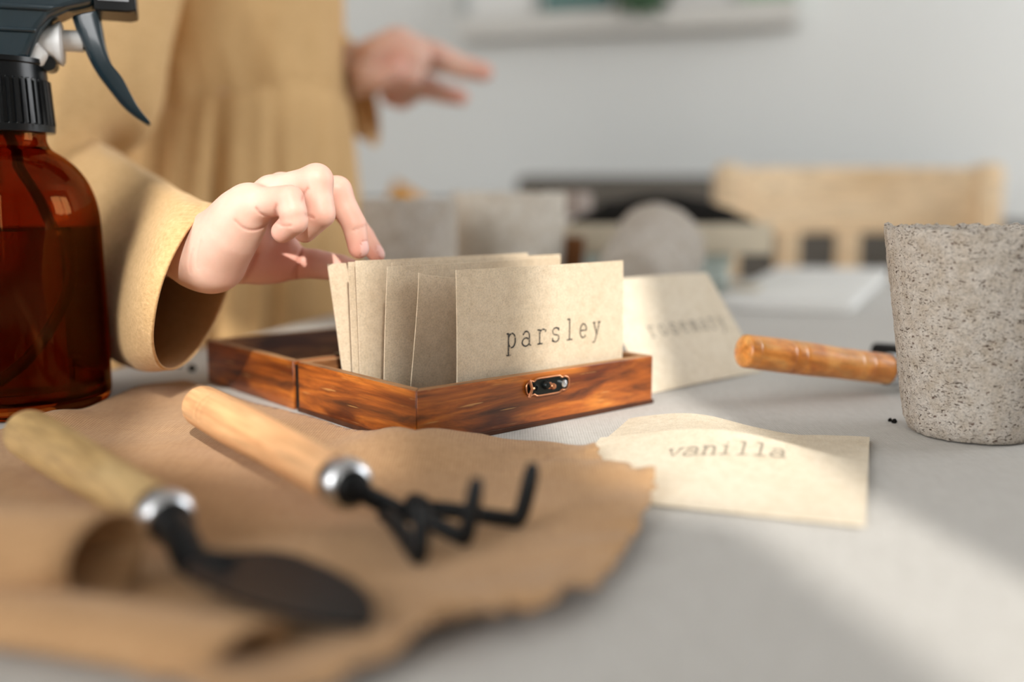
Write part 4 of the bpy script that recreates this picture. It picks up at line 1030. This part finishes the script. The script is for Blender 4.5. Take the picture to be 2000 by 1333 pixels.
# ------------------------------------------------------------------ the person
PC = np.array([-.258, .937, 0]); PF = EX.copy(); PR = np.array([EX[1], -EX[0], 0])     # front and right-hand side
def pp_(f, r, z): return PC + PF * f + PR * r + np.array([0, 0, z])
HX = lambda cx, cy, Y: at(280 + cx / 3.846, 290 + cy / 3.846, Y)
k_ = lambda r, Y=.42: r / 3.846 / F_PX * Y           # crop pixels -> metres
RSH = at(265, -230, .83); REL = at(110, 415, .628); RWR = HX(300, 770, .432)
LSH = pp_(0, -.125, 1.10); LEL = np.array([-.262, 1.125, .93]); LWR = at(688, 140, 1.0)
SK = []          # (V,F,tint)
def right_hand():
    W = HX(330, 745, .434)
    mcp = {'p': HX(800, 425, .405), 'r': HX(960, 330, .417), 'm': HX(1040, 305, .431), 'i': HX(1090, 330, .446)}
    s = SDF((-.172, .372, TZ + .035), (-.055, .482, TZ + .150), .00072)
    r = lambda q, Y=.42: k_(q, Y)
    # forearm, palm
    fore = at(268, 512, .512)
    s.chain([(fore, W, r(150), r(212))], .002, 0)
    for kk, rad in (('p', 118), ('r', 112), ('m', 112), ('i', 108)):
        o = W * .75 + mcp[kk] * .25
        s.chain([(W + (mcp[kk] - mcp['r']) * .35, mcp[kk], r(150), r(rad))], .004, .007)
    H1, H2, H3, H4 = HX(400, 800, .424), HX(520, 828, .417), HX(650, 640, .409), HX(750, 490, .406)
    s.chain([(W, H1, r(205), r(212)), (H1, H2, r(205), r(215)), (H2, H3, r(212), r(172)), (H3, H4, r(172), r(136)), (H4, mcp['p'], r(136), r(116))], .010, .006)
    s.chain([(HX(560, 880, .445), HX(960, 880, .450), r(165), r(128))], .004, .007)  # thenar
    s.chain([(HX(1060, 420, .450), HX(1050, 800, .454), r(105), r(110))], .004, .006)
    s.chain([(HX(800, 620, .440), HX(900, 760, .452), r(120), r(120))], .004, .006)
    F_ = {}
    F_['t'] = [(HX(900, 866, .450), 136), (HX(1150, 862, .453), 128), (HX(1290, 868, .454), 119), (HX(1480, 900, .455), 110), (HX(1600, 925, .455), 88)]
    F_['i'] = [(mcp['i'], 104), (HX(1480, 430, .447), 98), (HX(1655, 665, .446), 88), (HX(1752, 800, .444), 68)]
    F_['m'] = [(mcp['m'], 112), (HX(1452, 325, .428), 102), (HX(1585, 575, .427), 94), (HX(1618, 752, .426), 80)]
    F_['r'] = [(mcp['r'], 112), (HX(1298, 246, .409), 110), (HX(1335, 490, .407), 104), (HX(1212, 622, .412), 86)]
    F_['p'] = [(mcp['p'], 112), (HX(1098, 386, .394), 101), (HX(1120, 470, .3925), 99), (HX(1136, 548, .393), 94), (HX(1045, 628, .397), 80)]
    for kk in ('i', 'm', 'r', 'p', 't'):
        J = F_[kk]; segs = [(J[i][0], J[i+1][0], r(J[i][1]), r(J[i+1][1])) for i in range(len(J) - 1)]
        first = s.window([q for sg in segs for q in sg[:2]], .02)
        # blend the root into the palm softly, but keep neighbouring fingers apart by a crease
        s.chain(segs[:1], .002, .0040 if kk != 't' else .006)
        s.chain(segs, .0005, .0006)
    # knuckle pads and fingertip pulp
    for kk in ('r', 'm'):
        J = F_[kk]; dd = unit(J[1][0] - J[0][0]); 
        s.ball(J[1][0] + np.array([0, 0, r(12)]) + dd * r(8), r(J[1][1] * .9), .004)
    # nails as shallow beds
    nails = []
    J = F_['m']; ax = unit(J[3][0] - J[2][0]); nrm = unit(np.array([.80, -.55, .10]) - ax * (np.array([.80, -.55, .10]) @ ax)); sd = np.cross(ax, nrm)
    nails.append((J[3][0] + ax * r(12) + nrm * r(72), ax, sd, nrm, r(62), r(46)))
    J = F_['i']; ax = unit(J[3][0] - J[2][0]); h_ = np.array([.75, -.5, .45]); nrm = unit(h_ - ax * (h_ @ ax)); sd = np.cross(ax, nrm)
    nails.append((J[3][0] + ax * r(6) + nrm * r(58), ax, sd, nrm, r(55), r(42)))
    # creases
    def crease(a, b, rad): s_ = spline([np.asarray(q) for q in (a, b)], 6); [s.ball(q, rad, .0008, cut=True) for q in s_]
    V, Fc = s.mesh(2)
    T = np.zeros((len(V), 3))
    for kk in F_:
        J = F_[kk] if kk != 'p' else [F_[kk][i] for i in (0, 1, 3, 4)]
        for i, w in ((1, .62), (2, .42), (3, .8 if kk in 'im' else .55)):
            d = np.linalg.norm(V - J[i][0], axis=1); T[:, 0] = np.maximum(T[:, 0], w * np.exp(-(d / r(130))**2))
        if kk in 'ti':
            for i in range(len(J)):
                d = np.linalg.norm(V - J[i][0], axis=1); T[:, 0] = np.maximum(T[:, 0], .45 * np.exp(-(d / r(190))**2))
    for c in (HX(850, 800, .43), HX(1000, 700, .435), HX(1080, 860, .445)):  # reddish palm, with the tone of its shaded hollow put into the tint
        d = np.linalg.norm(V - c, axis=1); T[:, 0] = np.maximum(T[:, 0], .62 * np.exp(-(d / r(270))**2))
    for c, ax, sd, nrm, la, lb in nails:
        q = V - c; m = (np.abs(q @ ax) / la)**2.6 + (np.abs(q @ sd) / lb)**2.6; near = np.abs(q @ nrm) < lb * .9
        T[:, 1] = np.maximum(T[:, 1], np.where(near & (m < .82), .9, 0)); T[:, 2] = np.maximum(T[:, 2], np.where(near & (m >= .82) & (m < 1.15), .35, 0))
        V = V + np.where((near & (m >= .8) & (m < 1.2))[:, None], -nrm * .00025, 0) + np.where((near & (m < .8))[:, None], nrm * .00012, 0)
    # skin folds where the fingers and the thumb bend: shallow grooves with a reddish tone
    q = V - CAM; dz = q @ FW; PX = ((1000 + F_PX * (q @ RT) / dz) - 280) * 3.846; PY = ((666.5 - F_PX * (q @ UP) / dz) - 290) * 3.846
    dirs = q / np.linalg.norm(q, axis=1)[:, None]
    def line(pts, ymax, wdt, depth, red):
        nonlocal V
        P_ = np.array(spline([np.array(t_, float) for t_ in pts], 16)); d = np.full(len(V), 1e3)
        for k in range(len(P_) - 1):
            a_, b_ = P_[k], P_[k+1]; ab = b_ - a_; L2 = ab @ ab + 1e-9
            t_ = np.clip(((PX - a_[0]) * ab[0] + (PY - a_[1]) * ab[1]) / L2, 0, 1)
            d = np.minimum(d, np.hypot(PX - a_[0] - t_ * ab[0], PY - a_[1] - t_ * ab[1]))
        e = np.exp(-(d / wdt)**2) * (V[:, 1] < ymax)
        T[:, 2] = np.maximum(T[:, 2], red * e); V = V + dirs * (depth * e)[:, None]
    line([(690, 540), (755, 598), (830, 615), (905, 588), (985, 522)], .425, 9, .0007, .35)
    line([(850, 450), (885, 492), (960, 517), (1003, 524)], .41, 9, .0007, .40)
    line([(1000, 425), (992, 480), (1004, 540)], .402, 9, .0007, .40)
    line([(1003, 556), (1058, 584), (1108, 580)], .402, 8, .0006, .38)
    line([(1238, 298), (1203, 350), (1192, 390)], .415, 9, .0007, .40)
    line([(1222, 500), (1275, 522)], .415, 9, .0006, .35)
    line([(1205, 715), (1165, 830), (1148, 985)], .47, 12, .0009, .42)
    line([(1120, 960), (1140, 900)], .47, 10, .0004, .25)
    line([(850, 790), (800, 900), (750, 1010)], .47, 12, .0006, .28)
    line([(372, 760), (350, 850), (352, 930)], .45, 10, .0004, .12); line([(430, 700), (405, 800), (410, 900)], .45, 10, .0003, .08)
    line([(1575, 615), (1640, 590), (1680, 575)], .44, 8, .0004, .22)
    return V, Fc, T
def left_hand():
    Y = 1.0; G = lambda x, y, Y=1.0: at(x, y, Y); r = lambda q: q / F_PX
    s = SDF((-.205, .93, TZ + .165), (.0, 1.075, TZ + .30), .0013)
    W = G(680, 140, 1.005)
    s.chain([(LWR + (LEL - LWR) * .3, W, r(42), r(42))], .003, 0)
    s.chain([(W, G(765, 112), r(44), r(46))], .004, .008); s.chain([(W, G(790, 135, 1.02), r(42), r(44))], .004, .008)
    s.chain([(G(745, 112, .99), G(785, 92, .985), r(38), r(32))], .004, .01)
    fi = [[(G(800, 100, 1.01), 34), (G(850, 112, 1.01), 27), (G(905, 132, 1.01), 21), (G(945, 141, 1.01), 18)],
          [(G(790, 150, 1.03), 32), (G(838, 172, 1.03), 22), (G(872, 184, 1.03), 18), (G(900, 190, 1.03), 16)],
          [(G(775, 88, .985), 32), (G(812, 110, .975), 27), (G(800, 145, .972), 23), (G(775, 158, .975), 19)],
          [(G(715, 150, .975), 28), (G(750, 150, .968), 23), (G(772, 140, .965), 20), (G(778, 128, .965), 17)],
          [(G(770, 160, 1.03), 26), (G(800, 182, 1.04), 22), (G(785, 195, 1.035), 18), (G(760, 190, 1.03), 16)]]
    for J in fi:
        segs = [(J[i][0], J[i+1][0], r(J[i][1]), r(J[i+1][1])) for i in range(3)]
        s.chain(segs[:1], .003, .006); s.chain(segs, .003, .001)
    V, Fc = s.mesh(3); T = np.zeros((len(V), 3))
    for J in fi:
        d = np.linalg.norm(V - J[3][0], axis=1); T[:, 0] = np.maximum(T[:, 0], .5 * np.exp(-(d / .02)**2))
        d = np.linalg.norm(V - J[1][0], axis=1); T[:, 0] = np.maximum(T[:, 0], .4 * np.exp(-(d / .014)**2))
    return V, Fc, T
def body():
    s = SDF((-.55, .42, -.02), (.02, 1.35, 1.45), .009)
    C = lambda segs, ki=.02, ko=.04: s.chain(segs, ki, ko)
    C([(pp_(0, 0, .72), pp_(0, 0, .98), .085, .085)]); C([(pp_(0, .05, .74), pp_(0, .05, 1.0), .075, .075)]); C([(pp_(0, -.05, .74), pp_(0, -.05, 1.0), .075, .075)])
    C([(pp_(0, .09, 1.06), pp_(0, -.09, 1.06), .055, .055)])
    C([(pp_(.0, 0, 1.05), pp_(.01, 0, 1.17), .042, .040)], ko=.03)
    for sg in (-1, 1):
        C([(pp_(0, .06 * sg, .70), pp_(.01, .065 * sg, .40), .072, .048), (pp_(.01, .065 * sg, .40), pp_(-.015, .065 * sg, .07), .046, .030)])
        C([(pp_(-.03, .065 * sg, .028), pp_(.12, .075 * sg, .022), .030, .020)], ko=.02)
    for a, b_, c in ((RSH, REL, RWR), (LSH, LEL, LWR)):
        C([(a, a * .6 + b_ * .4, .026, .016), (a * .6 + b_ * .4, b_, .016, .0125), (b_, at(246, 515, .535) if c is RWR else b_ + (c - b_) * .8, .0125, .0110 if c is RWR else .021)], .004, .02)
    hd = pp_(.025, 0, 1.285)
    s.ball(hd, (.088, .075, .105), .02, axes=(PF, PR, np.array([0, 0, 1.0])))
    s.ball(hd + PF * .045 - np.array([0, 0, .05]), (.045, .05, .055), .03, axes=(PF, PR, np.array([0, 0, 1.0])))
    s.ball(hd + PF * .092 - np.array([0, 0, .018]), (.013, .012, .018), .014, axes=(PF, PR, np.array([0, 0, 1.0])))
    for sg in (-1, 1):
        s.ball(hd + PR * .076 * sg - np.array([0, 0, .01]), (.014, .008, .026), .006, axes=(PF, PR, np.array([0, 0, 1.0])))
        s.ball(hd + PF * .090 + PR * .031 * sg + np.array([0, 0, .004]), .012, .008, cut=True)
    s.ball(hd + PF * .088 - np.array([0, 0, .052]), (.010, .020, .006), .006, axes=(PF, PR, np.array([0, 0, 1.0])))
    V, Fc = s.mesh(2); return V, Fc, np.zeros((len(V), 3))
Vs, Fs, Ts, n0 = [], [], [], 0
for fn in (body, right_hand, left_hand):
    V, Fc, T = fn(); Vs.append(V); Fs.append(Fc + n0); Ts.append(T); n0 += len(V)
V = np.concatenate(Vs); Fc = np.concatenate(Fs); T = np.concatenate(Ts)
person = mesh_obj('person', V, Fc, M['skin'])
ca = person.data.color_attributes.new('tint', 'FLOAT_COLOR', 'POINT')
ca.data.foreach_set('color', np.concatenate([T, np.ones((len(T), 1))], 1).astype(np.float32).ravel())
tag(person, 'person in a mustard linen dress reaching into the wooden box of envelopes', 'person')
# hair
hd = pp_(.025, 0, 1.285); V = []; Fc = []
b = MB(); b.lathe([(0, .114), (.04, .106), (.07, .075), (.083, .03), (.085, -.03), (.08, -.10), (.07, -.16), (.06, -.17), (.062, -.10), (.068, -.02)], 40,
      basis(hd - PF * .018, PF * 1.08, PR, (0, 0, 1)), lambda r, z, a, k: (r * (1 if not (abs(a if a < PI else a - 2*PI) < .95 and z < .05) else .55), z))
b.build('hair', M['hair'], person)

# dress: bodice and gathered skirt in one cloth, sleeves as its parts
def fold(a, z, amt, seed):
    q = a * 9.5 + 1.6 * nz(a * 1.5, z * 2, seed) + .8 * math.sin(a * 3 + 1); v = abs(math.sin(q))
    return amt * (1.15 * v ** .55 - .75 + .25 * math.sin(a * 31 + 2 * nz(a * 2, z * 4, seed + 2)))
def dress():
    V = []; Fc = []; n = 260; rows = []
    def seam(a): return .912 + .030 * math.cos(a)
    zs_ = []
    for t in np.linspace(0, 1, 26): zs_.append(('b', t))
    for t in np.linspace(0, 1, 44): zs_.append(('s', t))
    for kind, t in zs_:
        for i in range(n):
            a = 2 * PI * i / n; c, s_ = math.cos(a), math.sin(a)
            if kind == 'b':
                z = 1.14 + (seam(a) + .002 - 1.14) * t
                rf = np.interp(t, [0, .12, .3, 1], [.050, .080, .094, .100]); rs = np.interp(t, [0, .12, .3, 1], [.06, .125, .132, .128])
                w = 1 + .05 * nz(c * 3, s_ * 3 + z * 6, 4) * t + .035 * nz(c * 6 + z * 9, s_ * 6, z * 14)
                if t > .97: w *= .97
            else:
                z = seam(a) + (.36 - seam(a)) * t
                rf = .101 + .003 * t; rs = .128 + .05 * min(1, t * 2) + .05 * t
                w = 1 + fold(a, z, .03 + .13 * min(1, t * 5), 1) * (1 - .72 * max(0, c)) + (.03 if t > .01 else 0) * (1 - .5 * max(0, c))
            V.append(pp_(rf * c * w, rs * s_ * w, z))
    m = len(zs_)
    for j in range(m - 1):
        for i in range(n): Fc.append((j*n+i, j*n+(i+1) % n, (j+1)*n+(i+1) % n, (j+1)*n+i))
    o = mesh_obj('dress', V, Fc, M['dress'], person); s = o.modifiers.new('t', 'SOLIDIFY'); s.thickness = .0012
    return o
dr = dress()
def sleeve(loops, seed, n=120, wr=.0022, ring=9, thick=.0011):
    """loops: (centre, up-vector, side-vector) half axes; smooth tube through them"""
    C_ = spline([l[0] for l in loops], ring); U_ = spline([l[1] for l in loops], ring); S_ = spline([l[2] for l in loops], ring)
    V = []; Fc = []; m = len(C_)
    for j in range(m):
        for i in range(n):
            a = 2 * PI * i / n; q = j / m
            w = 1 + (wr * 20) * nz(math.cos(a) * 2.5 + seed, math.sin(a) * 2.5, q * 7) * (1 - .6 * q**3) + (wr * 16) * nz(math.cos(a) * 4 + seed + q * 5, math.sin(a) * 4, q * 19) * (1 - q**4)
            V.append(C_[j] + (U_[j] * math.cos(a) + S_[j] * math.sin(a)) * w)
    for j in range(m - 1):
        for i in range(n): Fc.append((j*n+i, j*n+(i+1) % n, (j+1)*n+(i+1) % n, (j+1)*n+i))
    o = mesh_obj('sleeve', V, Fc, M['dress'], dr); s = o.modifiers.new('t', 'SOLIDIFY'); s.thickness = thick; s.offset = -1
    return o
def lp(top, bot, near, far):           # four seen points (px, py, Y) of one sleeve ring
    T_, B_, N_, F__ = (at(*q) for q in (top, bot, near, far))
    return ((T_ + B_) * .25 + (N_ + F__) * .25, (T_ - B_) / 2, (F__ - N_) / 2)
def arm_ring(t, ru, rs, du=0.0):
    d = unit(REL - RSH); S0 = FW - d * (FW @ d); S0 = unit(S0); U0 = np.cross(S0, d)
    if U0[0] < 0: U0 = -U0
    return (RSH + (REL - RSH) * t + U0 * du, U0 * ru, S0 * rs)
sleeve([arm_ring(-.12, .040, .050), arm_ring(.10, .050, .056), arm_ring(.42, .047, .056), arm_ring(.70, .044, .054),
        lp((190, 268, .66), (20, 480, .60), (60, 370, .575), (150, 360, .70)),
        lp((215, 292, .61), (110, 620, .56), (140, 450, .536), (190, 440, .64)),
        lp((305, 345, .53), (215, 690, .51), (234, 525, .478), (300, 520, .555)),
        lp((375, 392, .462), (275, 716, .478), (283, 560, .404), (390, 560, .510)),
        lp((420, 408, .438), (342, 717, .450), (316, 585, .392), (454, 545, .484))], 3)
sleeve([lp((640, 20, 1.10), (640, 190, 1.10), (640, 110, 1.04), (640, 110, 1.16)),
        lp((668, 60, 1.05), (668, 245, 1.06), (660, 150, 1.0), (676, 150, 1.1)),
        lp((690, 92, 1.02), (728, 285, 1.035), (690, 180, .975), (738, 200, 1.07))], 8, ring=8)

# ------------------------------------------------------------------ light
def area(name, loc, aim, sx, sy, power, col):
    L = bpy.data.lights.new(name, 'AREA'); L.shape = 'RECTANGLE'; L.size = sx; L.size_y = sy; L.energy = power; L.color = col
    o = bpy.data.objects.new(name, L); o.matrix_world = frame_z(loc, -np.asarray(aim, float), (0, 0, 1)) @ Matrix.Rotation(PI / 2, 4, 'Z'); return link(o)
def wlight(w, along, power, col):
    if along == 'x': area('window_daylight', rm((w[0] + w[1]) / 2, WF - .09, (w[2] + w[3]) / 2), EY, w[1] - w[0], w[3] - w[2], power, col)
    else: area('window_daylight', rm(WR + .09, (w[0] + w[1]) / 2, (w[2] + w[3]) / 2), -EX, w[1] - w[0], w[3] - w[2], power, col)
wlight(FWN, 'x', 34, (1, .985, .96)); wlight(FWL, 'x', 44, (1, .985, .96)); wlight(RW, 'y', 46, (.97, .985, 1))
sun = bpy.data.lights.new('sun', 'SUN'); sun.energy = 4.1; sun.angle = math.radians(.6); sun.color = (1, .955, .88)
so_ = bpy.data.objects.new('sun', sun); so_.matrix_world = frame_z(TO_SUN * 5, TO_SUN); link(so_)
wd = bpy.data.worlds.new('World'); SC.world = wd; wd.use_nodes = True
bg = wd.node_tree.nodes['Background']; bg.inputs[0].default_value = (.86, .92, 1, 1); bg.inputs[1].default_value = 1.0

# ------------------------------------------------------------------ camera
cd = bpy.data.cameras.new('camera'); cd.sensor_width = 36; cd.lens = 36 * F_PX / 2000; cd.clip_start = .01
co = bpy.data.objects.new('camera', cd); co.location = Vector(CAM); co.rotation_euler = (PI / 2 - PITCH, 0, 0); link(co)
cd.dof.use_dof = True; cd.dof.focus_distance = float((bpt(.034, .008, .04) - CAM) @ FW); cd.dof.aperture_fstop = 3.0; cd.dof.aperture_blades = 0
SC.camera = co
SC.view_settings.view_transform = 'Standard'; SC.view_settings.look = 'None'; SC.view_settings.gamma = 1; SC.view_settings.use_curve_mapping = False
SC.view_settings.exposure = 0.0
SC.cycles.use_denoising = True
SC.cycles.max_bounces = 14; SC.cycles.transmission_bounces = 12; SC.cycles.diffuse_bounces = 5
